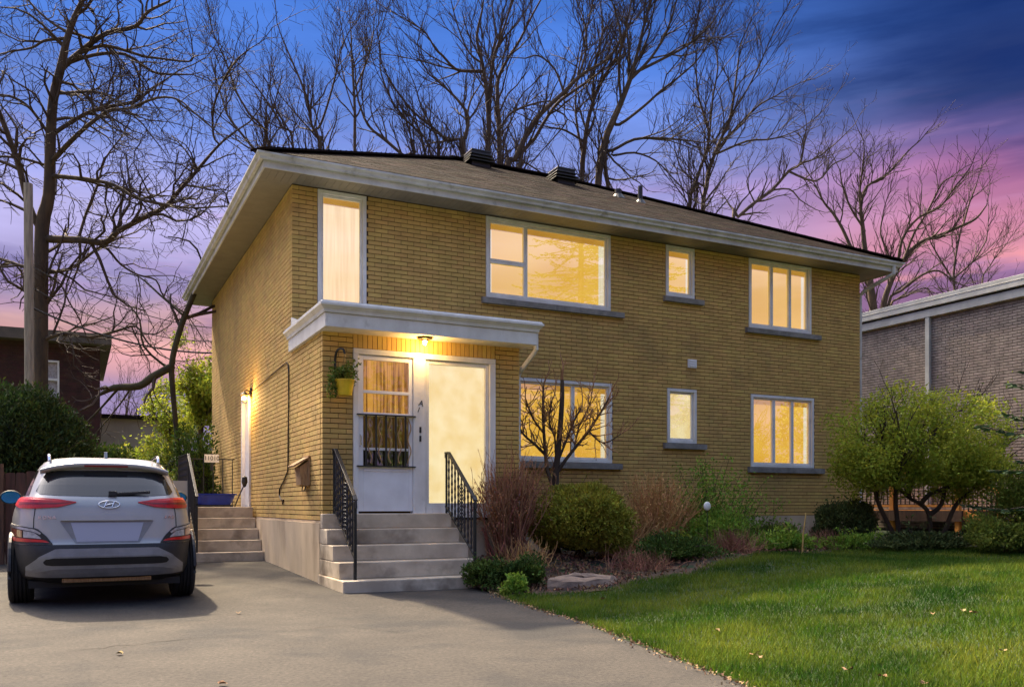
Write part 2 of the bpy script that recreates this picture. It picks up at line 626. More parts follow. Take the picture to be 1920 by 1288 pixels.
emit('top_band', lin(214, 158, 60), 0.85, lin(200, 142, 50), 2.0, (1, 1, 1))  # darker gold band along the top of the window
emit('bulb', (1.0, 0.62, 0.20), 18.0)
glass('pane_glass', 0.34, 0.01)
glass('door_glass', 0.12, 0.02)
glass('pane_wavy', 0.22, 0.25)
glass('pane_dark', 0.15, 0.02, tint=(0.5, 0.5, 0.5))
glass('lamp_glass', 0.1, 0.1, tint=(1.0, 0.92, 0.75))


# ------------------------------------------------------------------ terrain
def smooth(t):
    t = np.clip(t, 0, 1)
    return t * t * (3 - 2 * t)


def zd(y):
    return np.clip(0.022 * (np.asarray(y, float) + 5), 0, 0.3)


EDGE_Y = [-20, -12, -9.07, -7.9, -6.1, -4.6, -4.15, -3.4, -2.9, 20]
EDGE_X = [-0.4, 0.3, 0.72, 0.98, 1.33, 1.47, 1.50, 1.70, 1.85, 1.85]


def edge_x(y):
    return np.interp(y, EDGE_Y, EDGE_X)


def g(x, y):
    x, y = np.asarray(x, float), np.asarray(y, float)
    t = smooth((x - edge_x(y)) / 4.5)
    return zd(y) + 0.30 * t + 0.27 * np.exp(-((x - 2.7) / 1.0) ** 2 - ((y + 1.9) / 0.8) ** 2) + 0.015 * np.sin(x * 1.7 + y * 0.6) * t


def sheet(xs, ys, zf):
    X, Y = np.meshgrid(xs, ys)
    return np.stack([X, Y, zf(X, Y)], -1)


mb = MB()
xs = np.concatenate([[-400, -200, -100, -60, -40], np.arange(-30, 50, 2.5), [60, 100, 200, 400]])
ys = np.concatenate([[-300, -100, -60, -40], np.arange(-30, 60, 2.5), [70, 100, 200, 500]])
mb.grid(sheet(xs, ys, lambda X, Y: zd(Y) - 0.08))
tag(mb.build('ground', 'ground', smooth=True), 'flat ground round the houses', kind='structure')

mb = MB()
rows = []
for y in np.concatenate([np.arange(-24, -3.4, 0.4), [-3.4, -3.2, -3.0, -2.9]]):
    e = float(edge_x(y)) + 0.02 * math.sin(y * 5.0) + 0.012 * math.sin(y * 13.0)
    rows.append([(x, y, float(zd(y)) + 0.004 * math.sin(x * 2 + y * 1.3)) for x in np.linspace(-5.2, e, 26)])
mb.grid(rows)
rows = []
for y in np.arange(-2.9, 14, 0.5):
    rows.append([(x, y, float(zd(y)) + 0.004 * math.sin(x * 2 + y * 1.3)) for x in np.linspace(-5.2, 0.4, 16)])
mb.grid(rows)
drive = tag(mb.build('driveway', 'asphalt', smooth=True), 'worn grey asphalt driveway', kind='structure')


def ribbon(pts, w, name, m, parent, dz=0.006):
    b = MB()
    p = np.asarray(pts, float)
    rows = []
    for i, q in enumerate(p):
        t = p[min(i + 1, len(p) - 1)] - p[max(i - 1, 0)]
        n = np.array([-t[1], t[0]]) / (np.linalg.norm(t) + 1e-9)
        ww = w * random.uniform(0.3, 1.0)
        rows.append([(q[0] + s * ww * n[0], q[1] + s * ww * n[1], float(zd(q[1])) + 0.004 * math.sin(q[0] * 2 + q[1] * 1.3) + dz) for s in (-1, 1)])
    b.grid(rows)
    return b.build(name, m, parent)


def ground_pt(px, py, z=0.0):
    r = FW + (px - CXP) / FPX * RT + (CYP - py) / FPX * UP
    t = (z - CAM[2]) / r[2]
    return (CAM + t * r)[:2]


for a, b_, n in (((430, 1100), (560, 1118), 10), ((500, 1060), (600, 1090), 10), ((130, 1218), (380, 1196), 14), ((380, 1196), (640, 1172), 12), ((860, 1168), (960, 1158), 8), ((640, 1172), (760, 1185), 8)):
    A, B_ = ground_pt(*a), ground_pt(*b_)
    pts = [A + (B_ - A) * t + np.array([random.gauss(0, 0.015), random.gauss(0, 0.03)]) for t in np.linspace(0, 1, n)]
    ribbon(pts, 0.008, 'crack', 'crack', drive)

mb = MB()
rows = []
for y in np.concatenate([np.arange(-24, 6, 0.3), [8, 11, 15, 22, 30]]):
    e = float(edge_x(y)) - 0.03
    fr = np.concatenate([np.linspace(0, 0.35, 34), np.linspace(0.37, 1, 14)])
    rows.append([(e + f * (46 - e), y, float(g(e + f * (46 - e), y)) + 0.012 * float(smooth(f * 80))) for f in fr])
mb.grid(rows)
lawn = tag(mb.build('lawn', 'lawn_ground', smooth=True), 'sloping front lawn', kind='structure')

BED_X = [1.5, 1.75, 2.0, 2.75, 4.0, 5.0, 5.9, 7.0, 8.8, 11.0, 14.0]
BED_Y = [-3.3, -4.2, -4.3, -4.4, -4.15, -3.8, -3.3, -3.1, -2.95, -3.1, -3.3]


def bed_y(x):
    return float(np.interp(x, BED_X, BED_Y)) + 0.08 * math.sin(x * 4.1)


mb = MB()
rows = []
for x in np.arange(1.55, 15.0, 0.25):
    y0 = bed_y(x)
    rows.append([(x, y0 * (1 - t), float(g(x, y0 * (1 - t))) + 0.018 + 0.02 * math.sin(x * 9 + t * 14) * math.sin(t * 23 - x * 3)) for t in np.linspace(0, 1, 20)])
mb.grid(rows)
bed = tag(mb.build('garden_bed', 'soil', smooth=True), 'brown planted soil along the house front', kind='structure')


def gz(x, y):
    return float(g(x, y)) + 0.015


# ------------------------------------------------------------------ the yellow brick house
CR = 0.067
ZB = 0.88
HW, HD, VY, VX = 11.70, 8.50, -1.80, 2.88
ZS = 5.85


def snap(z):
    return ZB + round((z - ZB) / CR) * CR


house = thing('brick_house', 'two storey yellow brick house with hipped shingle roof and lit windows', 'house')

WINS = [  # x0, x1, z0, z1, panes as fractions, curtain, sill?
    (0.385, 1.145, 4.10, 5.85, [(0, 1, 0, 1)], 'curtain_cream', None),
    (3.17, 5.59, 4.50, 5.85, [(0, 0.30, 0.46, 1), (0, 0.30, 0, 0.46), (0.30, 1, 0, 1)], 'curtain_gold', (3.09, 5.84)),
    (6.78, 7.43, 4.93, 5.85, [(0, 1, 0, 1)], 'curtain_gold', (6.72, 7.61)),
    (8.73, 10.34, 4.53, 5.85, [(0, 0.36, 0, 1), (0.36, 0.68, 0, 1), (0.68, 1, 0, 1)], 'curtain_gold', (8.64, 10.55)),
    (3.60, 5.62, 1.79, 3.22, [(0, 0.07, 0, 1), (0.07, 0.62, 0, 1), (0.62, 1, 0, 1)], 'curtain_orange', (3.45, 5.80)),
    (6.81, 7.48, 2.20, 3.22, [(0, 1, 0, 1)], 'curtain_pale', (6.72, 7.67)),
    (8.78, 10.41, 1.80, 3.22, [(0, 0.36, 0, 1), (0.36, 0.68, 0, 1), (0.68, 1, 0, 1)], 'curtain_orange', (8.70, 10.64)),
]
WINS = [(a, b, snap(c), min(snap(d), ZS), p, cu, s) for a, b, c, d, p, cu, s in WINS]
ENT = (0.41, 2.49, 0.97, snap(3.13))
SDOOR = (3.42, 4.28, 1.05, snap(3.06))


def split_rects(u0, u1, z0, z1, holes):
    us = sorted({u0, u1, *[min(max(h[i], u0), u1) for h in holes for i in (0, 1)]})
    zs = sorted({z0, z1, *[min(max(h[i], z0), z1) for h in holes for i in (2, 3)]})
    out = []
    for i in range(len(us) - 1):
        run = None
        for j in range(len(zs) - 1):
            uc, zc = (us[i] + us[i + 1]) / 2, (zs[j] + zs[j + 1]) / 2
            if any(h[0] < uc < h[1] and h[2] < zc < h[3] for h in holes):
                if run:
                    out.append(run)
                    run = None
            else:
                run = [us[i], us[i + 1], zs[j] if run is None else run[2], zs[j + 1]]
        if run:
            out.append(run)
    return out


def course_bricks(u0, u1, z0, z1, holes, cr=CR, bl=0.213, bj=0.0108, hj=0.0070, phase=0.0):
    out = []
    k = 0
    z = z0
    while z + cr * 0.6 < z1:
        zt = min(z + cr, z1)
        zc = (z + zt) / 2
        cuts = [(u0, u1)]
        for h in holes:
            if h[2] < zc < h[3]:
                nc = []
                for a, b in cuts:
                    if h[1] <= a or h[0] >= b:
                        nc.append((a, b))
                        continue
                    if h[0] > a:
                        nc.append((a, h[0]))
                    if h[1] < b:
                        nc.append((h[1], b))
                cuts = nc
        off = u0 + phase + (0.5 * bl if k % 2 else 0.0)
        for a, b in cuts:
            n0 = math.floor((a - off) / bl)
            u = off + n0 * bl
            while u < b:
                s, e = max(u, a), min(u + bl, b)
                if e - s > 0.03:
                    out.append((s + hj / 2, e - hj / 2, z + bj / 2, zt - bj / 2))
                u += bl
        z += cr
        k += 1
    return out


WALLS = {}
F_HOLES = [(w[0], w[1], w[2], w[3]) for w in WINS] + [(-1, VX - 0.01, 0, snap(3.42))]
DP = 0.10
front = [('f', q) for q in course_bricks(0, HW, ZB, ZS, F_HOLES)]
vent_h = None
lft_up = [('l', q) for q in course_bricks(DP + 0.004, HD, snap(3.42), ZS, [])]
lft_lo = [('l', q) for q in course_bricks(VY + DP + 0.004, HD, ZB, snap(3.42), [(SDOOR[0], SDOOR[1], 0, SDOOR[3])], phase=0.05)]
ves = [('v', q) for q in course_bricks(0, VX, ZB, 3.36, [(ENT[0], ENT[1], 0, 3.5)])]
u = ENT[0]
while u < ENT[1] - 0.03:
    e = min(u + 0.067, ENT[1])
    ves.append(('v', (u + 0.004, e - 0.004, ENT[3] + 0.006, 3.345)))
    u += 0.067
vrt = [('w', q) for q in course_bricks(VY + DP + 0.004, -0.005, ZB, 3.36, [])]
rgt = [('r', q) for q in course_bricks(DP + 0.004, HD, ZB, ZS, [])]
ALL = front + lft_up + lft_lo + ves + vrt + rgt


def brick_place(w, q):
    """centre and yaw of a brick"""
    uc, zc = (q[0] + q[1]) / 2, (q[2] + q[3]) / 2
    if w == 'f':
        return (uc, DP / 2, zc), 0.0
    if w == 'v':
        return (uc, VY + DP / 2, zc), 0.0
    if w == 'l':
        return (DP / 2, uc, zc), -math.pi / 2
    if w == 'w':
        return (VX - DP / 2, uc, zc), math.pi / 2
    return (HW - DP / 2, uc, zc), math.pi / 2


def seen_size(w, q):
    c, _ = brick_place(w, q)
    if w in 'wr':
        return 0
    d = depth_of(c)
    n = np.array([0, -1, 0]) if w in 'fv' else np.array([-1, 0, 0])
    v = CAM - np.array(c)
    cosv = max(0, float(np.dot(v, n)) / np.linalg.norm(v))
    if w == 'v' and c[2] < 1.0:
        return 0
    return (q[1] - q[0]) * (q[3] - q[2]) * cosv / d / d


ALL.sort(key=lambda t: -seen_size(*t))
BMESH = {}
for i, (w, q) in enumerate(ALL[:300]):
    c, rz = brick_place(w, q)
    key = (round(q[1] - q[0], 3), round(q[3] - q[2], 3))
    if key not in BMESH:
        b = MB().box(-key[0] / 2, key[0] / 2, -DP / 2, DP / 2, -key[1] / 2, key[1] / 2)
        me = b.mesh('brick')
        me.materials.append(M['brick'])
        BMESH[key] = me
    o = link('brick', BMESH[key], house)
    j = random.uniform(-0.0015, 0.0015)
    o.location = (c[0], c[1] + (j if rz == 0 else 0), c[2]) if rz == 0 else (c[0] + j, c[1], c[2])
    o.rotation_euler = (0, 0, rz)
mb = MB()
for w, q in ALL[300:]:
    c, rz = brick_place(w, q)
    hl, hh = (q[1] - q[0]) / 2, (q[3] - q[2]) / 2
    j = random.uniform(-0.002, 0.002)
    rr = random.random()
    if rz == 0:
        mb.box(c[0] - hl, c[0] + hl, c[1] - DP / 2 + j, c[1] + DP / 2, c[2] - hh, c[2] + hh, rr)
    else:
        mb.box(c[0] - DP / 2 + j, c[0] + DP / 2 + j, c[1] - hl, c[1] + hl, c[2] - hh, c[2] + hh, rr)
tag(mb.build('brickwork', 'brick', house), None, kind='stuff')

# mortar backing, foundation
mb = MB()
MR = 0.012
for a, b, c, d in split_rects(MR, HW - MR, 0.3, ZS + 0.1, F_HOLES):
    mb.box(a, b, MR, 0.2, c, d)
for a, b, c, d in split_rects(0.2, HD, 0.3, ZS + 0.1, [(SDOOR[0], SDOOR[1], 0, SDOOR[3])]):
    mb.box(MR, 0.2, a, b, c, d)
for a, b, c, d in split_rects(VY + MR, 0.0, 0.3, 3.40, []):
    mb.box(MR, 0.2, VY + MR, MR - 0.0005, c, d)
for a, b, c, d in split_rects(0.2, VX - MR, 0.3, 3.38, [(ENT[0], ENT[1], ENT[2], ENT[3])]):
    mb.box(a, b, VY + MR, VY + 0.2, c, d)
mb.box(VX - 0.2, VX - MR, VY + 0.2, -0.001, 0.3, 3.38)
mb.box(HW - 0.2, HW - MR, 0.2, HD, 0.3, ZS + 0.1)
mb.box(0.2, HW - 0.2, HD - 0.2, HD, 0.3, ZS + 0.1)
mb.build('wall', 'mortar', house)
mb = MB()
mb.box(0.006, HW - 0.006, -0.03, HD, -0.2, ZB - 0.004)
mb.box(-0.035, 0.005, VY - 0.001, HD, -0.2, ZB - 0.035)
mb.box(0.0055, VX + 0.03, VY + 0.002, -0.031, -0.2, ZB - 0.004)
mb.build('foundation', 'parging', house)


def pane_frame(b, x0, x1, z0, z1, w, y0, y1):
    b.box(x0, x1, y0, y1, z0, z0 + w)
    b.box(x0, x1, y0, y1, z1 - w, z1)
    b.box(x0, x0 + w, y0, y1, z0 + w, z1 - w)
    b.box(x1 - w, x1, y0, y1, z0 + w, z1 - w)


for x0, x1, z0, z1, panes, cur, sill in WINS:
    z1f = z1 - 0.006
    b = MB()
    pane_frame(b, x0 + 0.003, x1 - 0.003, z0 + 0.002, z1f, 0.055, -0.014, 0.12)
    win = b.build('window', 'white_old', house, bevel=0.004)
    ix0, ix1, iz0, iz1 = x0 + 0.058, x1 - 0.058, z0 + 0.057, z1f - 0.055
    for fa, fb, fc, fd in panes:
        a0, a1 = ix0 + fa * (ix1 - ix0), ix0 + fb * (ix1 - ix0)
        c0, c1 = iz0 + fc * (iz1 - iz0), iz0 + fd * (iz1 - iz0)
        if a1 - a0 < 0.2:
            MB().box(a0, a1, 0.03, 0.1, c0, c1).build('jamb', 'white_old', win)
            continue
        b = MB()
        sw = 0.036
        yo = 0.022 if fb < 1 else 0.03
        pane_frame(b, a0 + 0.001, a1 - 0.001, c0 + 0.001, c1 - 0.001, sw, yo, 0.075)
        b.build('sash', 'white_old', win, bevel=0.003)
        b = MB()
        b.poly([(a0 + sw, 0.055, c0 + sw), (a1 - sw, 0.055, c0 + sw), (a1 - sw, 0.055, c1 - sw), (a0 + sw, 0.055, c1 - sw)])
        b.build('pane', 'pane_glass', win)
    b = MB()
    rows = []
    for z in np.linspace(z0 + 0.05, z1f - 0.02, 3):
        rows.append([(x, 0.165 + (0.018 * math.sin(x * 46) if cur == 'curtain_cream' else 0), z) for x in np.linspace(x0 + 0.01, x1 - 0.01, 60 if cur == 'curtain_cream' else 3)])
    b.grid(rows)
    b.build('curtain', cur, win, smooth=True)
    if cur != 'curtain_pale':
        MB().box(x0 + 0.05, x1 - 0.05, 0.128, 0.135, z1f - 0.17, z1f - 0.04).build('top_band', 'top_band', win)
    if cur in ('curtain_gold', 'curtain_orange'):
        for sx_ in (x0 + 0.055, x1 - 0.055 - 0.045 * (x1 - x0)):
            q = MB()
            q.grid([[(x, 0.145 + 0.008 * math.sin(x * 120), z) for x in np.linspace(sx_, sx_ + 0.045 * (x1 - x0), 14)] for z in (z0 + 0.05, z1f - 0.10)])
            q.build('drape', 'curtain_side', win, smooth=True)
    if sill:
        b = MB()
        zt = z0 - 0.002
        seg = [sill[0], (sill[0] + sill[1]) / 2 - 0.003, (sill[0] + sill[1]) / 2 + 0.003, sill[1]] if sill[1] - sill[0] > 2 else [sill[0], sill[1]]
        for k in range(0, len(seg), 2):
            p = [(seg[k], -0.075, zt - 0.105), (seg[k], -0.075, zt - 0.012), (seg[k], 0.02, zt), (seg[k], 0.02, zt - 0.105)]
            b.prism(p, (seg[k + 1] - seg[k], 0, 0))
        b.build('sill', 'sill', win, bevel=0.004)

# eaves: soffit boards, fascia, gutter
b = MB()
O = 0.48
x = -O
while x < HW + O - 0.01:
    b.box(x + 0.002, min(x + 0.104, HW + O) - 0.002, -O, 0.008, ZS, ZS + 0.02, random.random())
    x += 0.104
y = 0.01
while y < HD + O:
    for xa, xb in ((-O, 0.008), (HW - 0.008, HW + O)):
        b.box(xa, xb, y + 0.002, y + 0.102, ZS + 0.001, ZS + 0.02, random.random())
    y += 0.104
b.build('soffit', 'soffit', house)


def ring(prof):
    return [[(-o, -o, z), (HW + o, -o, z), (HW + o, HD + o, z), (-o, HD + o, z)] for o, z in prof]


b = MB()
b.grid(ring([(O, ZS + 0.03), (O, ZS - 0.012), (O + 0.025, ZS - 0.012), (O + 0.025, ZS + 0.075), (O + 0.03, ZS + 0.16)]), close=True)
b.build('fascia', 'gutter', house)
b = MB()
b.grid(ring([(O + 0.032, ZS + 0.085), (O + 0.085, ZS + 0.085), (O + 0.092, ZS + 0.118), (O + 0.118, ZS + 0.145), (O + 0.126, ZS + 0.15), (O + 0.126, ZS + 0.178),
             (O + 0.118, ZS + 0.178), (O + 0.118, ZS + 0.16), (O + 0.035, ZS + 0.16)]), close=True)
b.build('gutter', 'gutter', house)

# hipped roof
RO = O + 0.09
RZ = ZS + 0.185
SL = 0.5
RY = HD / 2
rx0, rx1, rzt = RY + 0.0, HW - RY, RZ + SL * (RY + RO)
c0, c1, c2, c3 = (-RO, -RO, RZ), (HW + RO, -RO, RZ), (HW + RO, HD + RO, RZ), (-RO, HD + RO, RZ)
R0, R1 = (rx0, RY, rzt), (rx1, RY, rzt)
b = MB()
for q in ([c0, c1, R1, R0], [c2, c3, R0, R1], [c1, c2, R1], [c3, c0, R0]):
    b.poly(q)
roof = b.build('roof', 'roof_deck', house)
b = MB()
nrm = math.hypot(1, SL)


def shingles(side):
    out = []
    width = HW + 2 * RO if side == 'f' else HD + 2 * RO
    depth = RY + RO
    step = 0.14
    nrow = int(depth * nrm / step)
    for r_ in range(nrow):
        s = r_ * step / nrm
        a, e = s, width - s
        x = a - (r_ % 2) * 0.16 - random.uniform(0, 0.05)
        while x < e:
            xa, xb = max(x, a), min(x + 0.32, e)
            if xb - xa > 0.06:
                out.append((xa + 0.004, xb - 0.004, s, r_))
            x += 0.32
    return out


def sh_place(side, u_, s):
    h = RZ + SL * s
    if side == 'f':
        return (-RO + u_, -RO + s, h), 0.0
    if side == 'l':
        return (-RO + s, -RO + u_, h), -math.pi / 2
    return (HW + RO - s, -RO + u_, h), math.pi / 2


SM = {}
TILT = math.atan(SL)
fs = shingles('f')
fs.sort(key=lambda q: depth_of(sh_place('f', (q[0] + q[1]) / 2, q[2])[0]) - (q[1] - q[0]) * 6)
chosen = fs[:300]
for xa, xb, s, r_ in chosen:
    c, _ = sh_place('f', (xa + xb) / 2, s)
    key = round(xb - xa, 2)
    if key not in SM:
        q = MB().box(-key / 2, key / 2, 0.0, 0.19, 0.004, 0.016)
        me = q.mesh('shingle')
        me.materials.append(M['shingle'])
        SM[key] = me
    o = link('shingle', SM[key], roof)
    o.location = c
    o.rotation_euler = (TILT - 0.035 + random.uniform(-0.01, 0.01), 0, 0)
for side, lst in (('f', fs[300:]), ('l', shingles('l')), ('r', shingles('r'))):
    for xa, xb, s, r_ in lst:
        c, rz = sh_place(side, (xa + xb) / 2, s)
        du = np.array([math.cos(rz), math.sin(rz), 0])
        ti = TILT - 0.035 + random.uniform(-0.01, 0.01)
        ds = np.array([-math.sin(rz) * math.cos(ti), math.cos(rz) * math.cos(ti), math.sin(ti)])
        dn = np.cross(du, ds)
        b.obox(np.array(c) + ds * 0.095 + dn * 0.010, du * (xb - xa) / 2, ds * 0.095, dn * 0.006, random.random())
tag(b.build('shingle_courses', 'shingle', roof), None, kind='stuff')
b = MB()
for a, e in ((c0, R0), (c1, R1), (R0, R1)):
    A, E = np.array(a), np.array(e)
    n = int(np.linalg.norm(E - A) / 0.2)
    for i in range(n):
        p, q = A + (E - A) * i / n, A + (E - A) * (i + 1.25) / n
        p, q = p + (0, 0, 0.016), q + (0, 0, 0.010)
        b.bar(p + (0, 0, 0.022), q + (0, 0, 0.022), 0.20, 0.008, r=random.random())
    b.bar(A + (0, 0, 0.018), E + (0, 0, 0.018), 0.30, 0.03, r=0.4)
tag(b.build('ridge_cap', 'shingle', roof), None, kind='stuff')


def roof_z(y):
    return RZ + SL * (y + RO)


# louvred box vents and pipes on the roof
for vx, vy in ((4.76, 3.9), (6.56, 3.45)):
    zb = roof_z(vy) - 0.05
    v = MB()
    for k in range(4):
        sdim = 0.22 + 0.028 * (3 - k)
        v.box(vx - sdim, vx + sdim, vy - sdim, vy + sdim, zb + 0.05 + k * 0.075, zb + 0.065 + k * 0.075 + (0.02 if k == 3 else 0))
    v.box(vx - 0.21, vx + 0.21, vy - 0.21, vy + 0.21, zb - 0.1, zb + 0.28)
    v.build('roof_vent', 'black_metal', roof, bevel=0.006)
for vx, vy, hh, rr in ((7.42, 2.55, 0.16, 0.07), (7.74, 2.2, 0.34, 0.05)):
    zb = roof_z(vy)
    v = MB()
    v.lathe([(rr, -0.15), (rr, hh), (rr * 0.8, hh), (rr * 0.8, hh - 0.03), (0.001, hh - 0.03)], (vx, vy, zb), 12)
    v.lathe([(rr + 0.1, -0.06), (rr + 0.02, 0.05), (rr, 0.06)], (vx, vy, zb), 12)
    v.build('vent_pipe', 'black_metal', roof, smooth=False)

# downspout under the right end of the eave
b = MB()
b.tube([(HW + 0.36, -O - 0.06, ZS + 0.10), (HW + 0.36, -O - 0.05, ZS - 0.06), (HW + 0.30, -O + 0.05, ZS - 0.12), (HW + 0.10, -0.02, ZS - 0.33),
        (HW + 0.06, 0.06, ZS - 0.42), (HW + 0.06, 0.07, 0.6)], 0.042, 8)
b.build('downspout', 'gutter', house)

# porch roof: fascia, cap, soffit, flashing, downspout
PX0, PX1, PY0 = -0.05, 2.98, VY - 0.35
b = MB()
b.box(PX0, PX1, PY0, -0.004, 3.345, 3.52)
b.build('porch_fascia', 'white_old', house, bevel=0.004)
b = MB()


def pring(prof):
    return [[(PX0 - o, 0.0, z), (PX0 - o, PY0 - o, z), (PX1 + o, PY0 - o, z), (PX1 + o, -0.002, z)] for o, z in prof]


b.grid(pring([(0.0, 3.522), (0.02, 3.522), (0.03, 3.56), (0.065, 3.60), (0.075, 3.605), (0.075, 3.635), (0.06, 3.64), (0.05, 3.665), (0.0, 3.672), (-0.4, 3.69)]))
b.poly([(PX0 + 0.3, -0.002, 3.69), (PX0 + 0.3, PY0 + 0.3, 3.69), (PX1 - 0.3, PY0 + 0.3, 3.69), (PX1 - 0.3, -0.002, 3.69)])
b.build('porch_gutter', 'white_old', house)
b = MB()
b.prism([(-0.012, -0.004, 3.66), (-0.012, -0.72, 3.66), (-0.012, -0.004, 3.86)], (0.03, 0, 0))
b.box(0.02, VX, -0.03, -0.005, 3.66, 3.80)
b.build('porch_flashing', 'white_old', house)
b = MB()
b.tube([(PX1 + 0.035, PY0 + 0.1, 3.53), (PX1 + 0.035, PY0 + 0.1, 3.30), (PX1 + 0.02, PY0 + 0.16, 3.24), (VX + 0.05, VY + 0.1, 3.02), (VX + 0.045, VY + 0.14, 2.95), (VX + 0.045, VY + 0.14, 0.6)],
       0.036, 8)
b.build('porch_downspout', 'white_old', house)

# entrance: frame, storm door with grille, big sidelight
ex0, ex1, ez0, ez1 = ENT
b = MB()
b.box(ex0 + 0.002, ex1 - 0.002, VY - 0.02, VY + 0.12, ez1 - 0.075, ez1 - 0.002)
b.box(ex0 + 0.002, ex0 + 0.072, VY - 0.02, VY + 0.12, ez0, ez1 - 0.075)
b.box(ex1 - 0.092, ex1 - 0.002, VY - 0.02, VY + 0.12, ez0, ez1 - 0.075)
b.box(1.25, 1.43, VY - 0.014, VY + 0.12, ez0, ez1 - 0.075)
b.box(ex0 + 0.002, ex1 - 0.002, VY - 0.05, VY + 0.15, ez0 - 0.06, ez0 + 0.001)
b.build('entrance_frame', 'white_old', house, bevel=0.005)
dx0, dx1, dz0, dz1 = 0.485, 1.248, 1.0, ez1 - 0.08
b = MB()
yd0, yd1 = VY + 0.012, VY + 0.05
b.box(dx0, dx0 + 0.07, yd0, yd1, dz0, dz1)
b.box(dx1 - 0.055, dx1, yd0, yd1, dz0, dz1)
b.box(dx0 + 0.07, dx1 - 0.055, yd0, yd1, dz1 - 0.06, dz1)
b.box(dx0 + 0.07, dx1 - 0.055, yd0, yd1, 2.575, 2.615)
b.box(dx0 + 0.07, dx1 - 0.055, yd0, yd1, 2.27, 2.32)
b.box(dx0 + 0.07, dx1 - 0.055, yd0 + 0.01, yd1, 1.815, 1.85)
b.box(dx0 + 0.07, dx1 - 0.055, yd0, yd1, dz0, 1.60)
b.box(dx0 + 0.075, dx1 - 0.06, yd0 - 0.012, yd0, 1.535, 1.565)
door = b.build('door', 'door_white', house, bevel=0.003)
door['label'] = 'white storm door with split glass and black wavy grille'
for za, zb, mt in ((2.615, dz1 - 0.06, 'door_glass'), (2.32, 2.575, 'door_glass'), (1.85, 2.27, 'pane_dark'), (1.60, 1.815, 'pane_dark')):
    q = MB()
    q.poly([(dx0 + 0.07, yd0 + 0.02, za), (dx1 - 0.055, yd0 + 0.02, za), (dx1 - 0.055, yd0 + 0.02, zb), (dx0 + 0.07, yd0 + 0.02, zb)])
    q.build('pane', mt, door)
q = MB()
q.grid([[(x, VY + 0.10 + 0.012 * math.sin(x * 60), z) for x in np.linspace(dx0 + 0.02, dx1, 60)] for z in (2.29, 2.6, dz1)])
q.build('curtain', 'curtain_door', door, smooth=True)
MB().box(dx0 + 0.02, dx1, VY + 0.09, VY + 0.10, 1.83, 2.285).build('inner_panel', 'door_inner', door)
MB().box(dx0 + 0.02, dx1, VY + 0.09, VY + 0.10, 1.55, 1.829).build('inner_panel', 'brown_dark', door)
for zz in (2.285, 1.60):
    MB().box(dx0 - 0.03, dx1 + 0.03, yd0 - 0.05, yd0 - 0.005, zz - 0.008, zz + 0.008).build('grille_rail', 'black_iron', door)
for k in range(5):
    xx = dx0 + 0.10 + k * 0.138
    MB().bar((xx, yd0 - 0.028, 1.60), (xx, yd0 - 0.028, 2.285), 0.022, 0.012, up=(0, 1, 0)).build('grille_bar', 'black_iron', door)
    pts = [(xx + 0.055 + 0.022 * math.sin((z - 1.62) * 20 + k), yd0 - 0.028, z) for z in np.linspace(1.64, 2.26, 20)]
    MB().tube(pts, 0.008, 5).build('grille_wave', 'mailbox_wood', door)
q = MB()
q.tube([(dx0 + 0.022, yd0 - 0.01, 1.86), (dx0 + 0.022, yd0 - 0.05, 1.88), (dx0 + 0.022, yd0 - 0.05, 2.0), (dx0 + 0.022, yd0 - 0.01, 2.02)], 0.009, 6)
q.build('handle', 'car_chrome', door)
b = MB()
sx0, sx1, sz0, sz1 = 1.44, ex1 - 0.095, 1.06, ez1 - 0.08
pane_frame(b, sx0, sx1, sz0, sz1, 0.05, VY + 0.02, VY + 0.08)
b.box(sx0, sx1, VY + 0.0, VY + 0.1, ez0 + 0.002, sz0 - 0.001)
sidel = b.build('window', 'white_old', house, bevel=0.003)
sidel['label'] = 'tall single pane sidelight beside the front door'
q = MB()
q.poly([(sx0 + 0.05, VY + 0.05, sz0 + 0.05), (sx1 - 0.05, VY + 0.05, sz0 + 0.05), (sx1 - 0.05, VY + 0.05, sz1 - 0.05), (sx0 + 0.05, VY + 0.05, sz1 - 0.05)])
q.build('pane', 'pane_wavy', sidel)
q = MB()
q.poly([(sx0, VY + 0.14, sz0), (sx1, VY + 0.14, sz0), (sx1, VY + 0.14, sz1), (sx0, VY + 0.14, sz1)])
q.build('curtain', 'curtain_pale', sidel)
# door bells and the unit letter on the white post
for zz in (2.11, 1.99):
    MB().box(1.335, 1.362, VY - 0.03, VY - 0.0145, zz - 0.04, zz + 0.04).build('door_bell', 'black_metal', house, bevel=0.003)


def text(body, size, loc, rot, m, name, parent=None, ext=0.002, align='CENTER', space=1.0):
    cu = bpy.data.curves.new(name, 'FONT')
    cu.body = body
    cu.size = size
    cu.extrude = ext
    cu.align_x = align
    cu.align_y = 'CENTER'
    cu.materials.append(M[m])
    cu.space_character = space
    tmp = bpy.data.objects.new('tmp', cu)
    COL.objects.link(tmp)
    me = bpy.data.meshes.new_from_object(tmp.evaluated_get(bpy.context.evaluated_depsgraph_get()))
    bpy.data.objects.remove(tmp)
    me.name = name
    o = link(name, me, parent)
    o.location = loc
    o.rotation_euler = rot
    return o


text('A', 0.11, (1.362, VY - 0.017, 2.47), (math.pi / 2, 0.25, 0), 'letter_black', 'unit_letter', house)
text('1', 0.10, (1.325, VY - 0.017, 2.38), (math.pi / 2, 0.35, 0), 'letter_black', 'unit_letter', house)

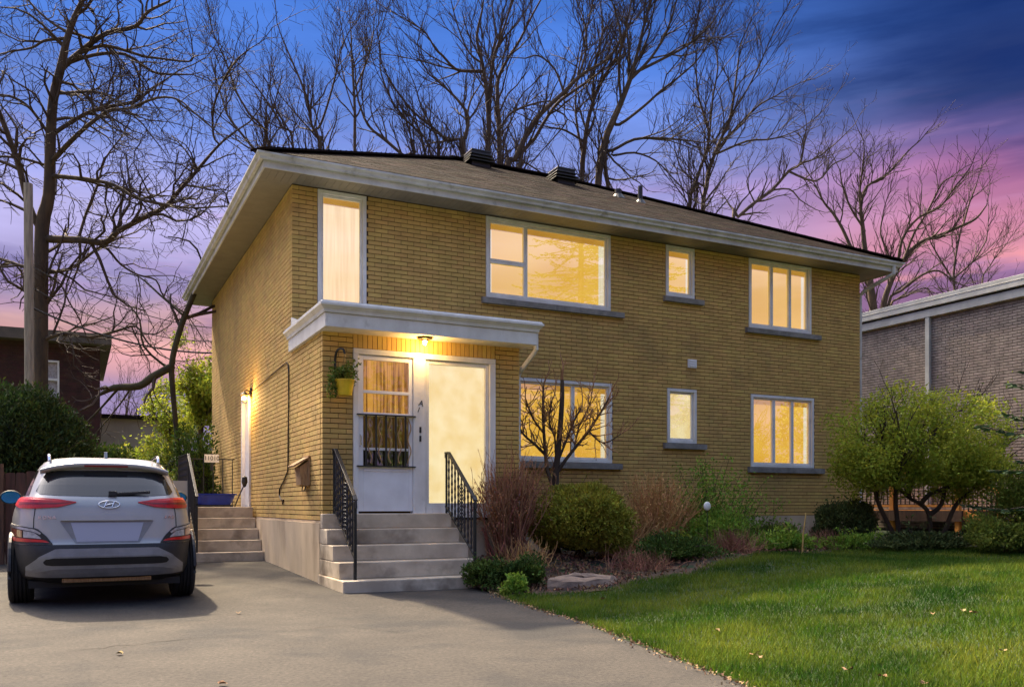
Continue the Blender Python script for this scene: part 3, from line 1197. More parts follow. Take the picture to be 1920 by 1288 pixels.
# side door on the left wall
b = MB()
sy0, sy1, szb, szt = SDOOR
b.box(-0.03, 0.16, sy0 + 0.002, sy0 + 0.09, szb, szt - 0.002)
b.box(-0.03, 0.16, sy1 - 0.09, sy1 - 0.002, szb, szt - 0.002)
b.box(-0.03, 0.16, sy0 + 0.09, sy1 - 0.09, szt - 0.08, szt - 0.002)
sdo = b.build('door', 'door_white', house, bevel=0.004)
sdo['label'] = 'white side door in the left wall'
MB().box(0.03, 0.08, sy0 + 0.09, sy1 - 0.09, szb, szt - 0.08).build('door_leaf', 'door_white', sdo)

# dryer vent and cable
b = MB()
b.box(7.27, 7.46, -0.035, -0.002, 3.62, 3.775)
for k in range(3):
    b.box(7.285, 7.40, -0.05, -0.035, 3.645 + k * 0.045, 3.67 + k * 0.045)
b.box(7.415, 7.445, -0.046, -0.035, 3.64, 3.75)
b.build('wall_vent', 'plastic_white', house, bevel=0.004)
b = MB()
cab = [(0.30, 3.24), (0.19, 3.19), (0.15, 3.08), (0.17, 2.6), (0.19, 2.1), (0.20, 1.75), (0.22, 1.60), (0.48, 1.46), (0.80, 1.34), (0.84, 1.24), (0.72, 1.17), (0.52, 1.16), (0.60, 1.10)]
b.tube([(-0.012, y, z) for y, z in cab], 0.011, 5)
b.tube([(-0.012, y, z) for y, z in [(0.30, 3.24), (1.0, 3.22), (1.9, 3.18), (3.0, 3.14), (3.6, 3.13)]], 0.009, 5)
b.build('wall_cable', 'brown_dark', house)

# ------------------------------------------------------------------ front steps, side steps, railings
fsteps = thing('front_steps', 'pale concrete front steps rising to the white entrance door', 'steps', (0.9, -2.4, 0))
ST = [(-3.02, 0.0, 0.185, -0.06, 1.86), (-2.74, 0.185, 0.385, -0.03, 1.80), (-2.45, 0.385, 0.58, -0.03, 1.79), (-2.17, 0.58, 0.775, -0.03, 1.78), (-1.92, 0.775, 0.97, -0.028, 1.77)]
for i, (y0, za, zb, xa, xb) in enumerate(ST):
    y1 = VY - 0.002
    q = MB()
    q.box(xa, xb, y0, y1, za - (0.2 if i == 0 else 0.0005), zb - 0.0005)
    q.build('step', 'concrete', fsteps, bevel=0.012)

sst = thing('side_steps', 'concrete side steps against the left wall behind the car', 'steps', (-0.6, 2.4, 0.15))
for i in range(5):
    y0 = 1.92 + i * 0.25
    za, zb = 0.12 + i * 0.186, 0.12 + (i + 1) * 0.186
    q = MB()
    q.box(-1.17 + 0.012 * i, -0.037 - 0.002 * i, y0, 4.9, za if i else -0.1, zb - 0.0005)
    q.build('step', 'concrete', sst, bevel=0.012)


def twisted(b, p, q, r):
    pts = np.linspace(np.asarray(p, float), np.asarray(q, float), 22)
    rad = r * (1 + 0.30 * np.sin(np.arange(22) * 2.2))
    b.tube(pts, rad, 4)


def stair_rail(x, y_top, y_bot, z_top, z_bot, zf_top, zf_bot, label):
    """wrought iron railing in the plane x: level bit at the top, then sloping to the bottom post"""
    t = thing('stair_railing', label, 'railing', (x, y_bot, zf_bot), 'front step railings')
    q = MB()
    yk = y_top - 0.10
    prof = [(x, y_top + 0.0, z_top - 0.07), (x, y_top, z_top), (x, yk, z_top), (x, y_bot + 0.03, z_bot + 0.05), (x, y_bot - 0.02, z_bot), (x, y_bot - 0.03, z_bot - 0.10)]
    for a, e in zip(prof[:-1], prof[1:]):
        q.bar(a, e, 0.05, 0.024, up=(1, 0, 0) if abs(a[1] - e[1]) < 0.02 else (0, 0, 1))
    q.build('handrail', 'black_iron', t, bevel=0.004)
    MB().bar((x, y_bot, zf_bot), (x, y_bot, z_bot - 0.02), 0.034, 0.034, up=(0, 1, 0)).build('post', 'black_iron', t)
    MB().bar((x, y_top - 0.02, zf_top), (x, y_top - 0.02, z_top - 0.01), 0.024, 0.024, up=(0, 1, 0)).build('post', 'black_iron', t)

    def zr(y):
        return z_top if y > yk else z_top + (z_bot - z_top) * (yk - y) / (yk - y_bot)

    def zl(y):
        return zf_top + 0.10 + (zf_bot + 0.26 - zf_top - 0.10) * (y_top - y) / (y_top - y_bot)
    q = MB()
    q.bar((x, y_top, zl(y_top)), (x, y_bot, zl(y_bot)), 0.03, 0.02)
    q.build('bottom_rail', 'black_iron', t)
    n = 9
    for k in range(1, n):
        y = y_top + (y_bot - y_top) * k / n
        q = MB()
        if k == 5:
            for ph in np.linspace(0, 1, 13)[:-1]:
                za, zb = zl(y), zr(y)
                zc = za + (zb - za) * (0.12 + 0.76 * ph)
                for sy in (-1, 1):
                    pts = [(x, y + sy * (0.03 + 0.026 * math.cos(a)), zc + 0.03 * math.sin(a)) for a in np.linspace(0, 2 * math.pi, 9)]
                    q.tube(pts, 0.006, 4, cap=False)
            q.bar((x, y, zl(y)), (x, y, zr(y)), 0.014, 0.014, up=(0, 1, 0))
            q.build('scroll_panel', 'black_iron', t)
        else:
            twisted(q, (x, y, zl(y)), (x, y, zr(y) - 0.01), 0.0135)
            q.build('baluster', 'black_iron', t)
    return t


stair_rail(0.13, -1.88, -2.86, 1.80, 1.14, 0.97, 0.18, 'black wrought iron railing on the left edge of the front steps')
stair_rail(1.70, -1.88, -2.86, 1.80, 1.14, 0.97, 0.18, 'black wrought iron railing on the right edge of the front steps')
# side railings
t = thing('stair_railing', 'black wrought iron railing on the outer edge of the side steps', 'railing', (-1.10, 2.0, 0.3))
q = MB()
for a, e in (((-1.10, 4.8, 2.0), (-1.10, 3.2, 1.98)), ((-1.10, 3.2, 1.98), (-1.10, 1.98, 1.22)), ((-1.10, 1.98, 1.22), (-1.10, 1.96, 1.10))):
    q.bar(a, e, 0.045, 0.018, up=(0, 0, 1) if abs(a[1] - e[1]) > 0.1 else (1, 0, 0))
q.build('handrail', 'black_iron', t, bevel=0.004)
MB().bar((-1.10, 1.99, 0.30), (-1.10, 1.99, 1.20), 0.028, 0.028, up=(0, 1, 0)).build('post', 'black_iron', t)
MB().bar((-1.10, 3.18, 1.05), (-1.10, 3.18, 1.97), 0.028, 0.028, up=(0, 1, 0)).build('post', 'black_iron', t)
MB().bar((-1.10, 4.78, 1.05), (-1.10, 4.78, 1.97), 0.028, 0.028, up=(0, 1, 0)).build('post', 'black_iron', t)
MB().bar((-1.10, 3.18, 1.15), (-1.10, 1.99, 0.45), 0.024, 0.012).build('bottom_rail', 'black_iron', t)
MB().bar((-1.10, 3.18, 1.15), (-1.10, 4.78, 1.15), 0.024, 0.012).build('bottom_rail', 'black_iron', t)
for k in range(1, 11):
    y = 1.99 + k * 0.108
    f = (y - 1.99) / 1.19
    q = MB()
    twisted(q, (-1.10, y, 0.45 + 0.70 * f), (-1.10, y, 1.21 + 0.75 * f), 0.011)
    q.build('baluster', 'black_iron', t)
for k in range(1, 12):
    y = 3.18 + k * 0.133
    q = MB()
    twisted(q, (-1.10, y, 1.15), (-1.10, y, 1.97), 0.011)
    q.build('baluster', 'black_iron', t)
t = thing('landing_railing', 'thin black railing across the back of the side landing', 'railing', (-0.6, 4.85, 1.05))
MB().bar((-1.08, 4.86, 1.98), (-0.06, 4.86, 1.98), 0.04, 0.02).build('handrail', 'black_iron', t)
MB().bar((-1.08, 4.86, 1.15), (-0.06, 4.86, 1.15), 0.03, 0.02).build('bottom_rail', 'black_iron', t)
for k in range(6):
    xx = -1.0 + k * 0.18
    MB().bar((xx, 4.86, 1.05), (xx, 4.86, 1.98), 0.016, 0.016, up=(0, 1, 0)).build('baluster', 'black_iron', t)


# ------------------------------------------------------------------ lamps, mailbox, hanging pot
def point_light(name, loc, energy, col, rad, parent):
    ld = bpy.data.lights.new(name, 'POINT')
    ld.energy = energy
    ld.color = col
    ld.shadow_soft_size = rad
    o = link(name, ld, parent)
    o.location = loc
    return o


t = thing('porch_light', 'glowing glass ceiling lamp under the porch roof above the entrance', 'lamp', (1.35, -2.0, 3.34))
MB().lathe([(0.001, 0.0), (0.10, 0.0), (0.105, -0.02), (0.07, -0.03)], (1.35, -1.99, 3.344), 20).build('canopy', 'black_metal', t, smooth=True)
MB().lathe([(0.085, -0.028), (0.095, -0.05), (0.08, -0.085), (0.04, -0.105), (0.001, -0.11)], (1.35, -1.99, 3.344), 20).build('glass_bowl', 'lamp_glass', t, smooth=True)
MB().lathe([(0.001, -0.035), (0.03, -0.045), (0.036, -0.065), (0.02, -0.085), (0.001, -0.09)], (1.35, -1.99, 3.344), 12).build('bulb', 'bulb', t, smooth=True)
point_light('porch_glow', (1.35, -1.99, 3.21), 7, (1.0, 0.60, 0.20), 0.05, t)
t = thing('wall_lantern', 'small glowing wall lantern above the white side door', 'lamp', (-0.1, 3.32, 3.0))
MB().box(-0.03, -0.001, 3.25, 3.36, 3.05, 3.20).build('back_plate', 'black_metal', t, bevel=0.005)
MB().tube([(-0.03, 3.30, 3.14), (-0.09, 3.30, 3.17), (-0.13, 3.30, 3.14), (-0.13, 3.30, 3.10)], 0.012, 6).build('arm', 'black_metal', t)
MB().lathe([(0.02, 0.10), (0.075, 0.06), (0.08, 0.05)], (-0.13, 3.30, 3.03), 12).build('cap', 'black_metal', t)
MB().lathe([(0.06, 0.05), (0.06, -0.06), (0.03, -0.09), (0.001, -0.09)], (-0.13, 3.30, 3.03), 12).build('glass_shade', 'lamp_glass', t, smooth=True)
MB().lathe([(0.001, 0.03), (0.03, 0.015), (0.034, -0.015), (0.02, -0.04), (0.001, -0.045)], (-0.13, 3.30, 3.03), 12).build('bulb', 'bulb', t, smooth=True)
point_light('lantern_glow', (-0.22, 3.28, 3.0), 17, (1.0, 0.62, 0.22), 0.05, t)

t = thing('mailbox', 'small wooden letter box with slanted lid on the left brick wall', 'mailbox', (-0.09, -1.0, 1.3))
q = MB()
q.prism([(-0.004, -1.14, 1.34), (-0.12, -1.14, 1.36), (-0.145, -1.14, 1.60), (-0.004, -1.14, 1.70)], (0, 0.30, 0))
q.build('box', 'mailbox_wood', t, bevel=0.005)
q = MB()
q.obox((-0.10, -0.99, 1.685), (0.13, 0, 0.075), (0, 0.18, 0), (-0.006, 0, 0.011))
q.build('lid', 'mailbox_wood', t, bevel=0.004)
MB().box(-0.03, -0.003, -1.17, -0.81, 1.36, 1.76).build('back_board', 'mailbox_wood', t, bevel=0.004)
MB().tube([(-0.05, -1.10, 1.34), (-0.06, -1.08, 1.28), (-0.06, -0.92, 1.28), (-0.05, -0.90, 1.34)], 0.008, 5).build('paper_hook', 'black_iron', t)


# ------------------------------------------------------------------ foliage tools
def rnd_dirs(rng, n):
    v = rng.normal(size=(n, 3))
    return v / np.linalg.norm(v, axis=1, keepdims=True)


def leaf_quads(mb, rng, C, size, aspect=0.45, dirs=None, jit=0.6, r=None):
    """one rhombus leaf per centre"""
    C = np.asarray(C, float)
    n = len(C)
    if n == 0:
        return
    a = rnd_dirs(rng, n)
    if dirs is not None:
        a = dirs + jit * a
        a /= np.linalg.norm(a, axis=1, keepdims=True)
    b = np.cross(a, rnd_dirs(rng, n))
    b /= np.linalg.norm(b, axis=1, keepdims=True) + 1e-9
    s = size * rng.uniform(0.6, 1.3, (n, 1))
    v = np.stack([C - a * s * 0.5, C + b * s * aspect * 0.5, C + a * s * 0.5, C - b * s * aspect * 0.5], 1)
    f = np.arange(n * 4).reshape(n, 4)
    mb.add(v.reshape(-1, 3), f, rng.random(n) if r is None else r)


def blob(rng, n, c, rad, lump=0.22, shell=0.5, flat=-1.0):
    """points through a lumpy ellipsoid, denser towards its outside"""
    k = rng.normal(size=(7, 3)) * 2.4
    ph = rng.uniform(0, 6.28, 7)
    d = rnd_dirs(rng, int(n * 1.6))
    d = d[d[:, 2] > flat][:n]
    f = 1 + lump * np.sin(d @ k.T + ph).sum(1) / 2.2
    rr = shell + (1 - shell) * rng.random(len(d)) ** 0.6
    rr *= rng.uniform(0.93, 1.06, len(d))
    P = d * (f * rr)[:, None]
    return np.asarray(c) + P * np.asarray(rad), d


def path(rng, p, d, L, n, wander, up):
    pts = [np.asarray(p, float)]
    d = np.asarray(d, float) / np.linalg.norm(d)
    for _ in range(n):
        d = d + rng.normal(size=3) * wander + np.array([0, 0, up])
        d /= np.linalg.norm(d)
        pts.append(pts[-1] + d * L / n)
    return np.array(pts)


def spline(P, k=4):
    P = np.asarray(P, float)
    if len(P) < 3:
        return P
    Q = np.vstack([2 * P[0] - P[1], P, 2 * P[-1] - P[-2]])
    out = []
    for i in range(1, len(Q) - 2):
        for t in np.arange(k) / k:
            a, b, c, d = Q[i - 1], Q[i], Q[i + 1], Q[i + 2]
            out.append(0.5 * (2 * b + (c - a) * t + (2 * a - 5 * b + 4 * c - d) * t * t + (3 * b - a - 3 * c + d) * t ** 3))
    out.append(P[-1])
    return np.array(out)


def grow(mb, rng, pts, rad, lvl, S, tips=None):
    seg = np.linalg.norm(np.diff(pts, axis=0), axis=1)
    cum = np.concatenate([[0], np.cumsum(seg)])
    T = cum[-1]
    n = int(T * S['dens'][lvl] * rng.uniform(0.8, 1.2) + rng.random())
    for _ in range(n):
        u = rng.uniform(S['start'][lvl], 1.0) * T
        i = min(int(np.searchsorted(cum, u)) - 1, len(seg) - 1)
        i = max(i, 0)
        f = (u - cum[i]) / (seg[i] + 1e-9)
        p = pts[i] + (pts[i + 1] - pts[i]) * f
        r0 = rad[i] + (rad[i + 1] - rad[i]) * f
        tg = (pts[i + 1] - pts[i]) / (seg[i] + 1e-9)
        ax = np.cross(tg, rnd_dirs(rng, 1)[0])
        ax /= np.linalg.norm(ax) + 1e-9
        an = rng.uniform(*S['ang'])
        d = tg * math.cos(an) + ax * math.sin(an) + np.array([0, 0, S['up'][lvl]])
        L = S['len'][lvl] * rng.uniform(0.5, 1.25) * (1.15 - 0.5 * u / T)
        ns = S['nseg'][lvl]
        pp = path(rng, p, d, L, ns, S['wander'], S['up'][lvl] * 0.25)
        ra = min(r0 * 0.65, S['rad'][lvl])
        rr = np.linspace(ra, max(ra * 0.35, S['rmin']), ns + 1)
        mb.tube(pp, rr, 4 if lvl == 0 else 3, cap=False)
        if lvl + 1 < len(S['dens']):
            grow(mb, rng, pp, rr, lvl + 1, S, tips)
        elif tips is not None:
            tips.append(pp[-1])


OAK = dict(dens=(3.2, 3.6, 4.2), start=(0.12, 0.12, 0.1), ang=(0.5, 1.15), len=(1.9, 0.9, 0.42), up=(0.05, 0.04, 0.05), nseg=(5, 4, 2), wander=0.30, rad=(0.045, 0.016, 0.008), rmin=0.0055)
ELM = dict(dens=(2.1, 3.0, 3.3), start=(0.25, 0.10, 0.1), ang=(0.35, 0.85), len=(2.6, 1.2, 0.5), up=(0.30, 0.22, 0.15), nseg=(5, 4, 2), wander=0.17, rad=(0.038, 0.014, 0.0075), rmin=0.006)


def guided_tree(name, label, depth, guides, seed, S, mt, mc, ground=None, spread=0.25, group='bare trees round the house', leaf=None, ntrunk=9, thick=1.0):
    """guides: main limbs as (px, py, width px) seen in the photograph; the first is the trunk, which runs to the ground"""
    rng = np.random.default_rng(seed)
    tr, cr = MB(), MB()
    tips = [] if leaf else None
    base = None
    mpp = depth / FPX
    seen = []
    for gi, gd in enumerate(guides):
        P = [np.array(at(x, y, depth)) for x, y, w in gd]
        W = [w * mpp / 2 * thick for x, y, w in gd]
        L = sum(np.linalg.norm(P[i + 1] - P[i]) for i in range(len(P) - 1))
        if gi == 0:
            z0 = float(zd(P[0][1])) - 0.2 if ground is None else ground
            b0 = P[0].copy()
            b0[2] = z0
            H = P[0][2] - z0
            if H > 0.5:
                mid = P[0] * 0.5 + b0 * 0.5
                P = [b0, b0 * 0.85 + P[0] * 0.15, mid] + P
                W = [W[0] * 1.75, W[0] * 1.3, W[0] * 1.1] + W
            base = b0
        else:
            low = gd[0][1] >= guides[0][0][1] - 25
            pre = None
            if not low:
                dd = [math.hypot(q[0] - gd[0][0], q[1] - gd[0][1]) for q in seen]
                j_ = int(np.argmin(dd))
                if dd[j_] < 45:
                    pre = seen[j_]
            k = rng.normal() * spread          # lean this limb towards or away from the viewer
            acc = 0.0
            Q = [P[0]]
            for i in range(1, len(P)):
                acc += np.linalg.norm(P[i] - P[i - 1])
                Q.append(np.array(at(gd[i][0], gd[i][1], depth + k * acc)))
            P = Q
            if pre is not None:
                sh = pre[2] - P[0]
                sh = FW * float(np.dot(sh, FW))
                P = [pre[2]] + [q + sh for q in P]
                W = [W[0]] + W
            elif low:
                gb = P[0].copy()
                gb[2] = base[2]
                P = [gb, (gb + P[0]) / 2] + P
                W = [W[0] * 1.3, W[0] * 1.1] + W
        P = spline(P, 3)
        for q in P:
            dq = depth_of(q)
            seen.append((CXP + FPX * float(np.dot(q - CAM, RT)) / dq, CYP - FPX * (q[2] - CAM[2]) / dq, q))
        Wn = np.interp(np.linspace(0, 1, len(P)), np.linspace(0, 1, len(W)), W)
        Wn = np.maximum(Wn, 0.008)
        tr.tube(P, Wn, ntrunk if gi == 0 else 6)
        if gi == 0:
            ii = [i for i in range(len(P)) if P[i][2] > base[2] + 4.0]
            if len(ii) > 2:
                grow(cr, rng, P[ii], Wn[ii], 0, S, tips)
        else:
            grow(cr, rng, P, Wn, 0, S, tips)
        e = P[-1]
        pp = path(rng, e, P[-1] - P[-2], S['len'][0] * 1.1, 5, S['wander'], S['up'][0] * 0.3)
        rr = np.linspace(Wn[-1], S['rmin'], 6)
        cr.tube(pp, rr, 4, cap=False)
        grow(cr, rng, pp, rr, 1, S, tips)
    t = thing(name, label, 'tree', base, group)
    tr.build('trunk', mt, t, smooth=True)
    crown = cr.build('crown', mc, t)
    if leaf:
        lb = MB()
        C = np.repeat(np.array(tips), leaf[1], 0)
        C = C + rng.normal(size=C.shape) * leaf[3]
        leaf_quads(lb, rng, C, leaf[2], 0.5)
        lb.build('leaf_buds', leaf[0], crown)
    return t


# ------------------------------------------------------------------ trees
guided_tree('oak_tree', 'huge gnarled bare oak towering behind the left hedge', 22.0, [
    [(76, 714, 33), (77, 600, 31), (79, 430, 31), (92, 367, 26), (95, 267, 23), (100, 187, 21), (113, 133, 19), (125, 77, 15), (140, 33, 13), (157, -5, 11), (170, -60, 8)],
    [(114, 130, 14), (160, 90, 12), (200, 63, 10), (254, 50, 9), (277, 23, 7), (317, 3, 5)],
    [(117, 122, 9), (174, 104, 8), (234, 102, 7), (284, 134, 6), (317, 140, 5), (361, 140, 3)],
    [(157, 100, 8), (200, 88, 7), (267, 107, 6), (300, 112, 5), (354, 118, 4), (364, 110, 3)],
    [(97, 254, 10), (160, 214, 9), (207, 200, 8), (254, 190, 7), (284, 167, 6), (311, 150, 4)],
    [(103, 176, 7), (174, 172, 6), (214, 187, 4), (250, 215, 3)],
    [(94, 306, 13), (134, 264, 11), (167, 234, 9), (207, 207, 7), (240, 204, 6), (294, 184, 5), (334, 187, 4), (367, 214, 3)],
    [(93, 330, 11), (140, 334, 10), (167, 337, 9), (214, 347, 8), (254, 371, 7), (311, 384, 6), (360, 390, 4), (424, 387, 3)],
    [(80, 447, 19), (150, 450, 16), (197, 455, 14), (220, 435, 12), (267, 410, 11), (311, 387, 10), (334, 360, 9), (361, 330, 8), (397, 287, 6), (418, 265, 5)],
    [(411, 267, 5), (412, 214, 4.5), (434, 160, 4), (457, 127, 3)],
    [(79, 509, 9), (117, 508, 8), (143, 497, 7), (174, 473, 6), (197, 457, 5)],
    [(194, 463, 6), (217, 490, 5), (250, 510, 4.5), (284, 520, 4), (300, 553, 3.5), (344, 587, 3)],
    [(80, 440, 15), (60, 400, 15), (47, 360, 14), (37, 317, 13), (20, 267, 12), (0, 215, 11), (-25, 160, 9)],
    [(95, 258, 8), (60, 207, 7), (27, 184, 6), (0, 179, 5), (-40, 170, 4)],
    [(120, 73, 8), (83, 77, 6), (60, 90, 5), (20, 97, 4)],
    [(94, 312, 7), (43, 297, 6), (0, 293, 5), (-40, 300, 4)],
    [(125, 60, 8), (97, 43, 6), (67, 17, 5), (40, -15, 4)],
    [(78, 500, 11), (45, 500, 9), (15, 490, 8), (-20, 480, 6)],
    [(150, 450, 7), (165, 400, 6), (185, 350, 5), (200, 300, 4), (230, 260, 3)],
    [(75, 640, 9), (120, 625, 8), (170, 632, 7), (220, 620, 6), (255, 612, 5), (275, 640, 4), (300, 665, 3)],
], 11, OAK, 'bark_dark', 'twig_dark', spread=0.3, thick=0.82)

guided_tree('broken_maple', 'leaning bare tree with a thick mossy broken limb left of the house', 20.0, [
    [(334, 850, 9), (329, 790, 9), (324, 730, 10), (322, 685, 11), (331, 640, 11), (345, 597, 11), (362, 556, 10), (388, 500, 8), (412, 440, 6)],
    [(320, 688, 15), (284, 708, 16), (260, 724, 15), (214, 727, 13), (187, 740, 6)],
    [(342, 590, 5), (300, 553, 4), (262, 520, 3), (225, 510, 2)],
    [(315, 690, 5), (270, 650, 4), (262, 600, 3), (240, 570, 2)],
    [(240, 727, 5), (200, 770, 4), (170, 800, 3)],
    [(260, 724, 4), (235, 760, 3), (190, 815, 2)],
], 12, dict(OAK, dens=(1.5, 2.2, 2.6), len=(1.5, 0.8, 0.4)), 'bark_moss', 'twig_dark', spread=0.2)

